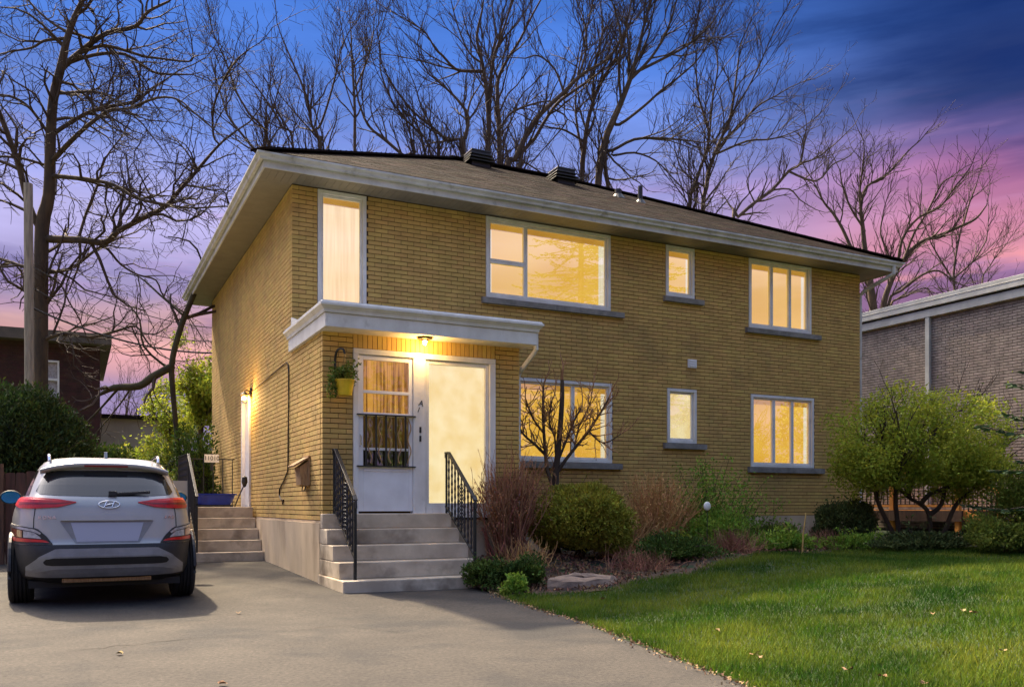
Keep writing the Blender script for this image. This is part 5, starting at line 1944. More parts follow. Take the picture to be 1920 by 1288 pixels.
P0 = np.stack([X - dx, Y - dy, Z], 1)
P1 = np.stack([X + dx, Y + dy, Z], 1)
P2 = np.stack([X + np.cos(LA) * ln, Y + np.sin(LA) * ln, Z + H], 1)
b = MB()
b.add(np.stack([P0, P1, P2], 1).reshape(-1, 3), np.arange(n * 3).reshape(n, 3), rng.random(n))
tag(b.build('grass', 'grass'), 'short green lawn grass', 'grass', kind='stuff')
print('grass blades', n)


def dead_leaf(rng, s):
    """a curled lobed leaf as one small mesh"""
    b = MB()
    k = 11
    a = np.linspace(0, 2 * math.pi, k, endpoint=False)
    r_ = s * (0.55 + 0.45 * np.abs(np.cos(a * 2.5))) * rng.uniform(0.85, 1.15, k)
    pts = np.stack([r_ * np.cos(a), 0.7 * r_ * np.sin(a), 0.25 * s * np.cos(a * 2 + rng.uniform(0, 6)) + 0.2 * s], 1)
    v = np.vstack([[[0, 0, 0.0]], pts])
    b.add(v, [[0, i + 1, (i + 1) % k + 1] for i in range(k)], rng.random())
    me = b.mesh('dead_leaf')
    me.materials.append(M['leaf_dead'])
    return me


LM = [dead_leaf(rng, s) for s in (0.03, 0.036, 0.042, 0.033)]
LP = [(1805, 1145), (1825, 1150), (1415, 1222), (1424, 1226), (1750, 1150), (1345, 1178), (1590, 1250), (1655, 1262), (1880, 1215), (1735, 1275), (1130, 1120)]
for i, (px, py) in enumerate(LP):
    d = 10.0
    for _ in range(8):
        p = at(px, py, d)
        d *= (CAM[2] - gz(p[0], p[1]) - 0.05) / ((py - CYP) / FPX * d)
    p = at(px, py, d)
    o = link('dead_leaf', LM[i % 4])
    o.location = (p[0], p[1], gz(p[0], p[1]) + 0.035)
    o.rotation_euler = (rng.uniform(-0.3, 0.3), rng.uniform(-0.3, 0.3), rng.uniform(0, 6.28))
    tag(o, 'dry curled brown leaf lying on the lawn', 'leaf', 'dead leaves on the lawn')
for px, py, lb_ in ((447, 1150, 'dry curled brown leaf on the asphalt right of the car shadow'), (417, 1278, 'dry curled brown leaf on the asphalt nearest the bottom of the frame'),
                    (225, 1222, 'dry curled brown leaf on the asphalt straight behind the car')):
    q = ground_pt(px, py, 0.02)
    o = link('dead_leaf', LM[1])
    o.location = (q[0], q[1], float(zd(q[1])) + 0.012)
    o.rotation_euler = (0, 0, px)
    tag(o, lb_, 'leaf', 'dead leaves on the driveway')
# grit and bits along the driveway edge
b = MB()
n = 900
yy = rng.uniform(-10, -3.2, n)
xx = edge_x(yy) + rng.normal(size=n) * 0.05 - 0.03
leaf_quads(b, rng, np.stack([xx, yy, g(xx, yy) + 0.02], 1), 0.03, 0.5)
tag(b.build('edge_litter', 'leaf_dead'), 'dry grass bits along the driveway edge', 'litter', kind='stuff')


# more planting along the bed
stalks('dry_grass_shrub', 'tan dry grass clump behind the yellow green clump', spot(1290, 14.6), 260, 0.9, 0.7, 'twig_tan', 161, 0.15, 0.005)
bush('perennial_clump', 'fresh green leafy clump under the small lower window', 0, spot(1345, 14.0), (0.55, 0.35, 0.30), 3400, 0.06, 'leaf_green', cat='plant', seed=162, shell=0.2, lump=0.3)
bush('perennial_clump', 'olive leafy clump left of the dark yew', 0, spot(1435, 15.2), (0.55, 0.35, 0.20), 2600, 0.06, 'leaf_bush', cat='plant', seed=163, shell=0.2, lump=0.3)
stalks('brown_ground_shrub', 'low brown twigs between the bright clump and the dark yew', spot(1545, 14.6), 220, 0.36, 1.2, 'twig_red', 164, 0.2, 0.004)
bush('perennial_clump', 'dark green clump at the lawn edge before the dark yew', 0, spot(1600, 14.4), (0.6, 0.3, 0.14), 2400, 0.06, 'leaf_green', cat='plant', seed=165, shell=0.2, lump=0.3)
stalks('brown_ground_shrub', 'brown stalks behind the flat rock under the cedar ball', spot(1180, 12.2), 160, 0.34, 1.1, 'twig_red', 166, 0.2, 0.004)

stalks('dry_grass_shrub', 'tan dry stalks leaning between the cedar ball and the dark juniper', spot(1165, 13.4), 260, 0.75, 0.8, 'twig_tan', 171, 0.18, 0.0045)
stalks('dry_grass_shrub', 'short tan dry stalks at the foot of the leafless red shrub', spot(985, 12.0), 170, 0.42, 0.9, 'twig_tan', 172, 0.2, 0.004)
stalks('leafy_shrub', 'young light green stems at the left of the lower triple window', spot(1395, 14.9), 34, 0.95, 0.6, 'bark_moss', 173, 0.12, 0.005, leaf=('leaf_green', 9, 0.055, 0.06))
stalks('brown_ground_shrub', 'brown tangle of twigs along the lawn edge right of the flat rock', spot(1215, 11.9), 210, 0.30, 1.3, 'twig_red', 174, 0.22, 0.004)

mat('leaf_deep', lin(56, 72, 32), lin(38, 54, 26), 3, 0.8, rnd=0.35, trans=0.2, spec=0.2)


# ------------------------------------------------------------------ the car
CX, CY, CZ = -2.58, -3.27, 0.05
car = thing('parked_car', 'silver grey compact crossover seen from behind on the driveway', 'car', (CX, CY, CZ))
#        z     half-w  rear   front
CT = [(0.24, 0.800, 0.16, 4.02), (0.30, 0.870, 0.07, 4.10), (0.38, 0.895, 0.02, 4.15), (0.50, 0.905, 0.0, 4.18), (0.62, 0.908, 0.012, 4.18), (0.66, 0.910, 0.035, 4.18), (0.78, 0.912, 0.05, 4.16),
      (0.90, 0.903, 0.065, 4.10), (0.98, 0.885, 0.075, 3.98), (1.03, 0.862, 0.085, 3.60), (1.08, 0.832, 0.105, 3.12), (1.12, 0.800, 0.135, 2.98), (1.25, 0.740, 0.265, 2.62), (1.38, 0.672, 0.40, 2.26),
      (1.44, 0.636, 0.44, 2.06), (1.49, 0.590, 0.50, 1.90), (1.53, 0.50, 0.64, 1.74), (1.555, 0.34, 0.90, 1.5)]
CA = np.array(CT)


def car_par(z):
    return [float(np.interp(z, CA[:, 0], CA[:, k])) for k in (1, 2, 3)]


def rear_y(x, z):
    w, r_, f = car_par(z)
    yc = (r_ + f) / 2
    return yc - (yc - r_) * (1 - min(abs(x) / w, 0.9995) ** 4.5) ** (1 / 4.5)


def outline(z, n=64):
    w, r_, f = car_par(z)
    yc = (r_ + f) / 2
    pts = []
    for k in range(n):
        a = 2 * math.pi * k / n
        c_, s_ = math.cos(a), math.sin(a)
        ee = 4.5 if s_ < 0 else 3.2
        pts.append((CX + w * math.copysign(abs(c_) ** (2 / ee), c_), CY + yc + (yc - r_) * math.copysign(abs(s_) ** (2 / ee), s_), CZ + z))
    return pts


def car_slab(zs, name, m, cap_top=False, cap_bot=False):
    b = MB()
    rows = [outline(z) for z in zs]
    b.grid(rows, close=True)
    if cap_top:
        b.poly(rows[-1])
    if cap_bot:
        b.poly(rows[0][::-1])
    return b.build(name, m, car, smooth=True)


car_slab([0.24, 0.27, 0.30, 0.34, 0.38, 0.44, 0.50, 0.56, 0.62, 0.632], 'lower_cladding', 'car_plastic', cap_bot=True)
body = car_slab([0.634, 0.66, 0.70, 0.74, 0.78, 0.84, 0.90, 0.94, 0.98, 1.005, 1.03, 1.055, 1.08, 1.10, 1.12, 1.16, 1.20, 1.25, 1.30, 1.34, 1.38, 1.41, 1.44, 1.465, 1.49, 1.51, 1.53, 1.545, 1.555], 'body', 'car_paint', cap_top=True)


def rp(x, z, eps):
    h = 0.004
    dydx = (rear_y(x + h, z) - rear_y(x - h, z)) / (2 * h)
    dydz = (rear_y(x, z + h) - rear_y(x, z - h)) / (2 * h)
    n = np.array([dydx, -1.0, dydz])
    n /= np.linalg.norm(n)
    return np.array([CX + x, CY + rear_y(x, z), CZ + z]) + n * eps


def patch(name, m, top, bot, eps=0.006, parent=None, nu=24, nv=6, mirror=False, rim=True):
    s = -1 if mirror else 1
    top, bot = np.asarray(top, float), np.asarray(bot, float)
    tt, tb = np.linspace(0, 1, len(top)), np.linspace(0, 1, len(bot))
    rows = []
    for v in np.linspace(0, 1, nv):
        row = []
        for u_ in np.linspace(0, 1, nu):
            T = np.array([np.interp(u_, tt, top[:, 0]), np.interp(u_, tt, top[:, 1])])
            Bm = np.array([np.interp(u_, tb, bot[:, 0]), np.interp(u_, tb, bot[:, 1])])
            p = T * (1 - v) + Bm * v
            row.append((s * p[0], p[1]))
        rows.append(row)
    b = MB()
    G = [[rp(x, z, eps) for x, z in row] for row in rows]
    b.grid(G)
    if rim:
        ring_ = [(0, j) for j in range(nu)] + [(i, nu - 1) for i in range(1, nv)] + [(nv - 1, j) for j in range(nu - 2, -1, -1)] + [(i, 0) for i in range(nv - 2, 0, -1)]
        b.grid([[G[i][j] for i, j in ring_], [rp(*rows[i][j], -0.01) for i, j in ring_]], close=True)
    return b.build(name, m, parent or car, smooth=False)


rw = patch('rear_window', 'car_glass', [(-0.585, 1.33), (-0.555, 1.372), (-0.45, 1.388), (0, 1.396), (0.45, 1.388), (0.555, 1.372), (0.585, 1.33)],
           [(-0.655, 1.175), (-0.62, 1.142), (-0.45, 1.128), (0, 1.118), (0.45, 1.128), (0.62, 1.142), (0.655, 1.175)], 0.004, nu=40, nv=8)
b = MB()
b.obox((CX + 0.22, CY + rear_y(0.22, 1.155) - 0.03, CZ + 1.155), (0.19, 0, 0.012), (0, 0.012, 0), (0, 0, 0.016))
b.obox((CX + 0.05, CY + rear_y(0.05, 1.15) - 0.035, CZ + 1.152), (0.04, 0, 0), (0, 0.02, 0), (0, 0, 0.026))
b.build('wiper', 'car_plastic', rw, bevel=0.006)
# roof spoiler with brake light
b = MB()
rows = []
for x in np.linspace(-0.62, 0.62, 21):
    e_ = 0.05 * (abs(x) / 0.62) ** 3
    rows.append([(CX + x, CY + 0.66, CZ + 1.532 - 0.12 * (abs(x) / 0.62) ** 4), (CX + x, CY + 0.36 + e_, CZ + 1.478 - 0.075 * (abs(x) / 0.62) ** 3), (CX + x, CY + 0.345 + e_, CZ + 1.462 - 0.075 * (abs(x) / 0.62) ** 3),
                 (CX + x, CY + 0.37 + e_, CZ + 1.425 - 0.06 * (abs(x) / 0.62) ** 3), (CX + x, CY + 0.50, CZ + 1.41 - 0.06 * (abs(x) / 0.62) ** 3)])
b.grid(rows)
sp_ = b.build('spoiler', 'car_paint', car, smooth=True)
MB().box(CX - 0.21, CX + 0.21, CY + 0.352, CY + 0.40, CZ + 1.432, CZ + 1.456).build('brake_light', 'tail_deep', sp_)
for mir in (False, True):
    tl = patch('tail_light', 'tail_red', [(-0.835, 1.075), (-0.79, 1.108), (-0.66, 1.104), (-0.45, 1.086), (-0.29, 1.062)], [(-0.845, 1.03), (-0.80, 1.0), (-0.66, 0.996), (-0.45, 1.010), (-0.29, 1.056)], 0.014, mirror=mir)
    patch('lens_band', 'tail_deep', [(-0.80, 1.058), (-0.66, 1.055), (-0.45, 1.052), (-0.33, 1.060)], [(-0.80, 1.035), (-0.66, 1.035), (-0.45, 1.036), (-0.33, 1.055)], 0.017, tl, mirror=mir, rim=False)
    ll = patch('bumper_lamp', 'car_plastic', [(-0.897, 0.838), (-0.80, 0.822), (-0.64, 0.795), (-0.56, 0.72), (-0.505, 0.645)], [(-0.899, 0.68), (-0.87, 0.640), (-0.72, 0.636), (-0.60, 0.636), (-0.505, 0.638)], 0.010, mirror=mir)
    patch('chrome_strip', 'lamp_clear', [(-0.893, 0.828), (-0.80, 0.812), (-0.66, 0.788), (-0.60, 0.75)], [(-0.893, 0.803), (-0.80, 0.788), (-0.67, 0.765), (-0.61, 0.735)], 0.016, ll, mirror=mir)
    patch('clear_lens', 'lamp_clear', [(-0.755, 0.772), (-0.66, 0.755), (-0.62, 0.72), (-0.60, 0.70)], [(-0.755, 0.705), (-0.66, 0.70), (-0.62, 0.695), (-0.60, 0.692)], 0.016, ll, mirror=mir)
    patch('amber_lens', 'lamp_amber', [(-0.875, 0.795), (-0.77, 0.775)], [(-0.875, 0.715), (-0.77, 0.706)], 0.016, ll, mirror=mir, nu=8)
    patch('red_band', 'tail_red', [(-0.885, 0.705), (-0.75, 0.695), (-0.60, 0.685), (-0.55, 0.672)], [(-0.882, 0.668), (-0.75, 0.660), (-0.60, 0.655), (-0.53, 0.650)], 0.018, ll, mirror=mir)
    patch('tailgate_seam', 'car_seam', [(-0.658, 1.165), (-0.659, 1.165)], [(-0.652, 1.166), (-0.653, 1.166)], 0.002, nu=2, nv=2, mirror=mir, rim=False)
    sg = MB()
    s_ = 1 if mir else -1
    for (xa, za), (xb, zb) in zip([(0.66, 1.0), (0.672, 0.90), (0.675, 0.80), (0.60, 0.715)][:-1], [(0.672, 0.90), (0.675, 0.80), (0.655, 0.796)]):
        sg.tube([rp(s_ * xa, za, 0.001), rp(s_ * (xa + xb) / 2, (za + zb) / 2, 0.001), rp(s_ * xb, zb, 0.001)], 0.004, 4)
    sg.build('panel_gap', 'car_seam', car)
patch('plate_bar', 'car_paint', [(-0.42, 0.925), (0.42, 0.925)], [(-0.43, 0.872), (0.43, 0.872)], 0.028)
patch('plate_recess', 'car_skid', [(-0.44, 0.868), (0.44, 0.868)], [(-0.30, 0.645), (0.30, 0.645)], 0.003, rim=False)
patch('licence_plate', 'car_plate', [(-0.34, 0.852), (0.34, 0.852)], [(-0.285, 0.660), (0.285, 0.660)], 0.010)
sk = patch('skid_plate', 'car_skid', [(-0.73, 0.415), (-0.61, 0.515), (-0.47, 0.592), (0.47, 0.592), (0.61, 0.515), (0.73, 0.415)], [(-0.735, 0.325), (-0.62, 0.315), (-0.47, 0.312), (0.47, 0.312), (0.62, 0.315), (0.735, 0.325)], 0.02, nu=60, nv=8)
patch('skid_slot', 'car_dark', [(-0.575, 0.47), (-0.555, 0.492), (-0.50, 0.50), (0.50, 0.50), (0.555, 0.492), (0.575, 0.47)], [(-0.575, 0.455), (-0.555, 0.435), (-0.50, 0.428), (0.50, 0.428), (0.555, 0.435), (0.575, 0.455)], 0.024, sk, nu=40, rim=False)
b = MB()
b.box(CX - 0.42, CX + 0.42, CY + 0.10, CY + 0.20, CZ + 0.245, CZ + 0.295)
b.build('hitch_bar', 'mailbox_wood', car, bevel=0.01)
MB().box(CX - 0.72, CX + 0.72, CY + 0.25, CY + 3.9, CZ + 0.19, CZ + 0.26).build('underbody', 'car_dark', car)
# emblem: an ellipse ring with a slanted letter
b = MB()
ec, ey = (0.015, 1.035), 0.012
ring_pts = [rp(ec[0] + 0.098 * math.cos(a), ec[1] + 0.036 * math.sin(a), ey) for a in np.linspace(0, 2 * math.pi, 33)]
b.tube(ring_pts, 0.006, 6, cap=False)
for dx_ in (-0.036, 0.036):
    b.tube([rp(ec[0] + dx_ - 0.012, ec[1] - 0.028, ey), rp(ec[0] + dx_, ec[1], ey), rp(ec[0] + dx_ + 0.012, ec[1] + 0.028, ey)], 0.0075, 6)
b.tube([rp(ec[0] - 0.036, ec[1] - 0.008, ey), rp(ec[0], ec[1], ey), rp(ec[0] + 0.036, ec[1] + 0.008, ey)], 0.007, 6)
b.build('emblem', 'car_chrome', car, smooth=True)
for s_, xx in (('KONA', -0.55), ('AWD', 0.60)):
    zz = 0.905
    p = rp(xx, zz, 0.006)
    sl_ = math.atan((rear_y(xx + 0.05, zz) - rear_y(xx - 0.05, zz)) / 0.1)
    o = text(s_, 0.045 if s_ == 'AWD' else 0.05, p, (math.pi / 2 - 0.1, 0, sl_), 'car_chrome', 'badge', car, 0.002, space=1.35)
# mirrors, roof rails, antenna, side glass
for s_ in (-1, 1):
    b = MB()
    mx, my, mz = CX + s_ * 0.975, CY + 2.72, CZ + 1.13
    b.lathe([(0.001, -0.10), (0.06, -0.09), (0.095, -0.04), (0.105, 0.03), (0.10, 0.045)], (0, 0, 0), 20, axis='y')
    b.V[-1] = b.V[-1] * np.array([1.15, -1.0, 0.82]) + np.array([mx, my, mz])
    b.bar((CX + s_ * 0.84, my + 0.02, mz - 0.05), (mx, my + 0.03, mz - 0.03), 0.06, 0.04)
    mo = b.build('wing_mirror', 'car_plastic', car, smooth=True)
    q = MB()
    q.lathe([(0.001, 0.0), (0.094, 0.0)], (0, 0, 0), 20, axis='y')
    q.V[-1] = q.V[-1] * np.array([1.12, 1, 0.80]) + np.array([mx, my - 0.040, mz])
    q.build('mirror_glass', 'mirror_blue', mo)
    b = MB()
    b.tube(spline([(CX + s_ * 0.535, CY + 0.62, CZ + 1.50), (CX + s_ * 0.54, CY + 0.72, CZ + 1.565), (CX + s_ * 0.55, CY + 1.3, CZ + 1.575), (CX + s_ * 0.55, CY + 1.75, CZ + 1.555), (CX + s_ * 0.545, CY + 1.85, CZ + 1.50)], 4), 0.017, 6)
    b.build('roof_rail', 'car_chrome', car, smooth=True)
    b = MB()
    rows = []
    for z in np.linspace(1.13, 1.40, 6):
        w, r_, f = car_par(z)
        rows.append([(CX + s_ * (w * (1 - abs((y - (r_ + f) / 2) / ((f - r_) / 2)) ** 4.5) ** (1 / 4.5) + 0.005), CY + y, CZ + z) for y in np.linspace(r_ + 0.28, f - 0.28, 20)])
    b.grid(rows)
    b.build('side_window', 'car_glass', car)
b = MB()
b.prism([(CX + 0.0, CY + 0.78, CZ + 1.545), (CX + 0.0, CY + 0.98, CZ + 1.545), (CX + 0.0, CY + 0.86, CZ + 1.60), (CX + 0.0, CY + 0.82, CZ + 1.62)], (0.03, 0, 0))
b.build('antenna', 'car_skid', car, bevel=0.005)
for s_ in (-1, 1):
    for yy in (0.80, 3.40):
        wx = CX + s_ * 0.80
        prof = [(0.20, -0.112), (0.29, -0.118), (0.318, -0.108), (0.332, -0.085)]
        for gx in (-0.055, -0.018, 0.018, 0.055):
            prof += [(0.336, gx - 0.009), (0.322, gx - 0.006), (0.322, gx + 0.006), (0.336, gx + 0.009)]
        prof += [(0.332, 0.085), (0.318, 0.108), (0.29, 0.118), (0.20, 0.112)]
        wh = MB().lathe(prof, (wx, CY + yy, CZ + 0.333), 40, axis='x').build('wheel', 'tyre', car)
        q = MB()
        q.lathe([(0.001, s_ * 0.075), (0.05, s_ * 0.085), (0.06, s_ * 0.07), (0.19, s_ * 0.09), (0.215, s_ * 0.112)], (wx, CY + yy, CZ + 0.333), 20, axis='x')
        for k in range(5):
            a = k * 2 * math.pi / 5
            q.bar((wx + s_ * 0.09, CY + yy, CZ + 0.333), (wx + s_ * 0.105, CY + yy + 0.2 * math.cos(a), CZ + 0.333 + 0.2 * math.sin(a)), 0.05, 0.02, up=(1, 0, 0))
        q.build('rim', 'rim', wh)
        q = MB()
        pts = [(CX + s_ * 0.893, CY + yy + 0.39 * math.cos(a), CZ + 0.34 + 0.39 * math.sin(a)) for a in np.linspace(-0.15, math.pi + 0.15, 18)]
        q.tube(pts, 0.022, 6)
        q.build('arch_trim', 'car_plastic', car)

car.rotation_euler.z = math.radians(0.9)
# ------------------------------------------------------------------ fence, board, tub, sign on the left
fy = 2.55
t = thing('board_fence', 'dark brown board fence behind the left side of the car', 'fence', (-4.6, fy, 0.1))
x = -7.4
k = 0
while x < -1.75:
    b = MB()
    hh = 1.60 + random.uniform(-0.02, 0.02)
    b.prism([(x, fy, 0.10), (x + 0.135, fy, 0.10), (x + 0.135, fy, hh - 0.02), (x + 0.11, fy, hh), (x + 0.025, fy, hh), (x, fy, hh - 0.02)], (0, 0.02, 0), random.random())
    b.build('board', 'fence_wood', t)
    x += 0.142
for px_ in (-6.3, -3.93, -1.75):
    MB().box(px_ - 0.06, px_ + 0.06, fy - 0.06, fy - 0.002, 0.05, 1.72).build('post', 'fence_wood', t)
for zz in (0.45, 1.3):
    MB().box(-7.4, -1.75, fy + 0.022, fy + 0.06, zz, zz + 0.09).build('rail', 'fence_wood', t)
t = thing('leaning_board', 'pale framed board leaning beside the side steps behind the car', 'board', (-1.45, 2.1, 0.15))
q = MB()
q.obox((-1.50, 2.1, 0.80), (0.28, 0, 0), (0, 0.10, 0.68), (0, 0.012, -0.0018))
q.build('panel', 'pale_wall', t)
for s_ in (-1, 1):
    q = MB()
    q.obox((-1.50 + s_ * 0.29, 2.09, 0.80), (0.015, 0, 0), (0, 0.10, 0.70), (0, 0.02, -0.003))
    q.build('edge_strip', 'black_metal', t)
t = thing('blue_tub', 'blue plastic tub standing on the side landing', 'tub', (-0.62, 3.6, 1.05))
b = MB()
rows = []
for s_, zz in ((0.72, 0.0), (0.92, 0.17), (1.0, 0.18), (1.0, 0.20), (0.94, 0.20), (0.72, 0.04), (0.01, 0.04)):
    rows.append([(-0.62 + 0.40 * s_ * math.copysign(abs(math.cos(a)) ** 0.5, math.cos(a)), 3.62 + 0.24 * s_ * math.copysign(abs(math.sin(a)) ** 0.5, math.sin(a)), 1.09 + zz) for a in np.linspace(0, 6.283, 29)[:-1]])
b.grid(rows, close=True)
b.build('tub_body', 'blue_tub', t)
MB().box(-0.95, -0.30, 3.45, 3.8, 1.052, 1.089).build('base_rack', 'black_metal', t)
t = thing('garden_tool', 'dark long handled shovel leaning by the white side door', 'tool', (-0.18, 3.5, 1.05))
MB().tube([(-0.30, 3.30, 1.055), (-0.22, 3.32, 1.25), (-0.14, 3.34, 1.42)], 0.012, 6).build('handle', 'brown_dark', t)
MB().lathe([(0.001, 0.12), (0.045, 0.09), (0.055, 0.0), (0.03, -0.07), (0.001, -0.10)], (-0.12, 3.34, 1.50), 12, axis='z').build('blade', 'black_metal', t)

t = thing('number_sign', 'white house number sign fixed above the back railing of the side landing', 'sign', (-0.5, 4.84, 1.98))
p = at(397, 860, 17.15)
MB().box(p[0] - 0.135, p[0] + 0.135, p[1], p[1] + 0.015, p[2] - 0.07, p[2] + 0.085).build('plate', 'letter_white', t)
MB().box(p[0] - 0.02, p[0] + 0.02, p[1] + 0.016, p[1] + 0.03, 1.75, p[2] + 0.05).build('bracket', 'black_metal', t)
text('11010', 0.115, (p[0], p[1] - 0.004, p[2] + 0.008), (math.pi / 2, 0, 0), 'letter_black', 'digits', t, 0.002)

# hedge and bushes on the left
p = at(38, 947, 16.5)
hb = np.array([p[0], p[1], 0.15])
t = bush('cedar_hedge', 'big dome shaped dark green cedar behind the board fence', 0, hb, (1.05, 1.0, 1.62), 34000, 0.09, 'leaf_deep', lump=0.14, shell=0.80, up=0.45, seed=101, upc=0.82, sub=12)
core(None, t, hb + (0, 0, 1.25), (0.85, 0.80, 1.25), 'leaf_core')
for i, (px, d, rad, m, n, lb_) in enumerate((
        (190, 19, (1.0, 0.7, 0.95), 'leaf_hedge', 9000, 'mid green bush behind the car roof, next to the big cedar dome'),
        (262, 20, (0.9, 0.7, 0.95), 'leaf_bush', 7500, 'olive green bush behind the car roof'),
        (318, 21, (0.85, 0.7, 1.0), 'leaf_bush', 7500, 'olive green bush between the car and the side steps'),
        (368, 19.5, (0.5, 0.6, 1.25), 'leaf_hedge', 6000, 'narrow green bush against the rear left corner of the house'),
        (140, 24, (1.2, 0.8, 1.0), 'leaf_dark', 7000, 'dark bush in front of the red brick house'),
        (350, 25, (1.3, 0.8, 1.5), 'leaf_bush', 9000, 'tall olive bush far behind the side landing'))):
    p = at(px, 947, d)
    tb = bush('garden_bush', lb_, 0, (p[0], p[1], 0.15), rad, n, 0.10, m, seed=110 + i, shell=0.35, lump=0.28)
    core(None, tb, np.array((p[0], p[1], 0.15 + rad[2] * 0.8)), (rad[0] * 0.72, rad[1] * 0.72, rad[2] * 0.78), 'leaf_core')


def leafy_tree(label, px, d, H, rad, n, m, seed):
    rng = np.random.default_rng(seed)
    p = at(px, 947, d)
    base = np.array([p[0], p[1], 0.1])
    t = thing('budding_tree', label, 'tree', base)
    tr, tw, lf = MB(), MB(), MB()
    tips = []
    pts = path(rng, base, (0.03, 0, 1), H * 0.75, 7, 0.05, 0.1)
    rr = np.linspace(0.10, 0.03, 8)
    tr.tube(pts, rr, 7)
    grow(tw, rng, pts, rr, 0, dict(ELM, dens=(4.0, 2.4, 2.0), start=(0.25, 0.1, 0.1), len=(rad, 0.8, 0.4), up=(0.2, 0.15, 0.1)), tips)
    tr.build('trunk', 'bark_grey', t)
    tw.build('branches', 'twig_grey', t)
    C = np.array(tips)
    C = C[rng.integers(0, len(C), n)] + rng.normal(size=(n, 3)) * 0.14
    leaf_quads(lf, rng, C, 0.11, 0.5)
    lf.build('crown', m, t)


leafy_tree('lime green budding tree at the rear left corner of the house', 378, 24, 6.0, 1.3, 9000, 'leaf_lime', 121)
leafy_tree('lime budding tree right of the pale garage', 320, 26, 4.6, 1.5, 7000, 'leaf_lime', 122)

# ------------------------------------------------------------------ pole, wires, houses behind
pb = at(55, 947, 19.0)
b = MB()
b.tube([(pb[0], pb[1], 0.0), (pb[0], pb[1], 4.0), (pb[0] - 0.02, pb[1], at(55, 345, 19.0)[2])], [0.10, 0.095, 0.088], 12)
tag(b.build('utility_pole', 'pole_wood', smooth=False), 'weathered grey wooden utility pole in front of the big oak', 'pole')
for i, (a, e, sag, lb_) in enumerate((((55, 575, 19), (402, 662, 23), 0.25, 'lowest thick black cable from the pole to the house rear'), ((60, 500, 19), (402, 615, 23), 0.25, 'upper thin cable from the pole to the house rear'),
                                      ((60, 540, 19), (402, 640, 23), 0.3, 'middle thin cable from the pole to the house rear'))):
    A, E2 = at(*a), at(*e)
    pts = [A + (E2 - A) * t_ - np.array([0, 0, sag * 4 * t_ * (1 - t_)]) for t_ in np.linspace(0, 1, 14)]
    tag(MB().tube(pts, 0.022 if i == 0 else 0.011, 5).build('overhead_cable', 'black_metal'), lb_, 'cable', 'cables from the utility pole')

d0 = 31.0
pr = at(188, 947, d0)
rhx, rhy = pr[0], pr[1]
t = thing('red_brick_house', 'dark red brick house with pale eaves behind the big oak', 'house', (rhx - 5, rhy, 0))
RH = 6.55
rbr = course_bricks(rhx - 9, rhx, 0.3, RH, [(rhx - 1.72, rhx - 1.28, 4.75, 6.05), (rhx - 4.0, rhx - 3.2, 4.6, 6.0)], cr=0.09, bl=0.28, bj=0.014, hj=0.012)
b = MB()
for q in rbr:
    b.box(q[0], q[1], rhy, rhy + 0.05, q[2], q[3], random.random())
tag(b.build('brickwork', 'red_brick', t), None, kind='stuff')
b = MB()
for q in split_rects(rhx - 9, rhx - 0.01, 0.0, RH + 0.1, [(rhx - 1.72, rhx - 1.28, 4.75, 6.05), (rhx - 4.0, rhx - 3.2, 4.6, 6.0)]):
    b.box(q[0], q[1], rhy + 0.012, rhy + 0.3, q[2], q[3])
b.box(rhx - 0.3, rhx - 0.008, rhy + 0.3, rhy + 9, 0, RH + 0.1)
b.build('wall', 'red_mortar', t)
for xa, xb, za, zb in ((rhx - 1.72, rhx - 1.28, 4.75, 6.05), (rhx - 4.0, rhx - 3.2, 4.6, 6.0)):
    q = MB()
    pane_frame(q, xa, xb, za, zb, 0.06, rhy - 0.01, rhy + 0.06)
    q.box(xa, xb, rhy - 0.005, rhy + 0.05, (za + zb) / 2 - 0.04, (za + zb) / 2 + 0.04)
    w_o = q.build('window', 'white_old', t)
    q = MB()
    q.box(xa + 0.05, xb - 0.05, rhy + 0.10, rhy + 0.12, za + 0.05, zb - 0.05)
    q.build('pane', 'lamp_clear', w_o)
b = MB()
b.box(rhx - 9.5, rhx + 0.35, rhy - 0.5, rhy + 9.5, RH + 0.1, RH + 0.45)
b.build('eave', 'tan_eave', t)
b = MB()
for q in ([(rhx - 9.5, rhy - 0.5, RH + 0.46), (rhx + 0.35, rhy - 0.5, RH + 0.46), (rhx - 1.6, rhy + 4.5, RH + 0.8), (rhx - 9.5, rhy + 4.5, RH + 0.8)], [(rhx + 0.35, rhy - 0.5, RH + 0.46), (rhx + 0.35, rhy + 9.5, RH + 0.46), (rhx - 1.6, rhy + 4.5, RH + 0.8)]):
    b.poly(q)
rr_ = b.build('roof', 'tan_eave', t)
MB().box(rhx - 6.6, rhx - 5.6, rhy + 1.6, rhy + 2.6, RH + 0.5, RH + 2.1).build('chimney', 'red_brick', rr_)
t = thing('pale_garage', 'low pale stucco garage behind the broken limb', 'garage', at(235, 947, 36) * (1, 1, 0))
p = at(235, 947, 36)
MB().box(p[0] - 2.0, p[0] + 1.9, p[1], p[1] + 5, 0, 4.6).build('wall', 'pale_wall', t)
MB().box(p[0] - 2.2, p[0] + 2.1, p[1] - 0.2, p[1] + 5.2, 4.6, 4.75).build('roof', 'roof_deck', t)

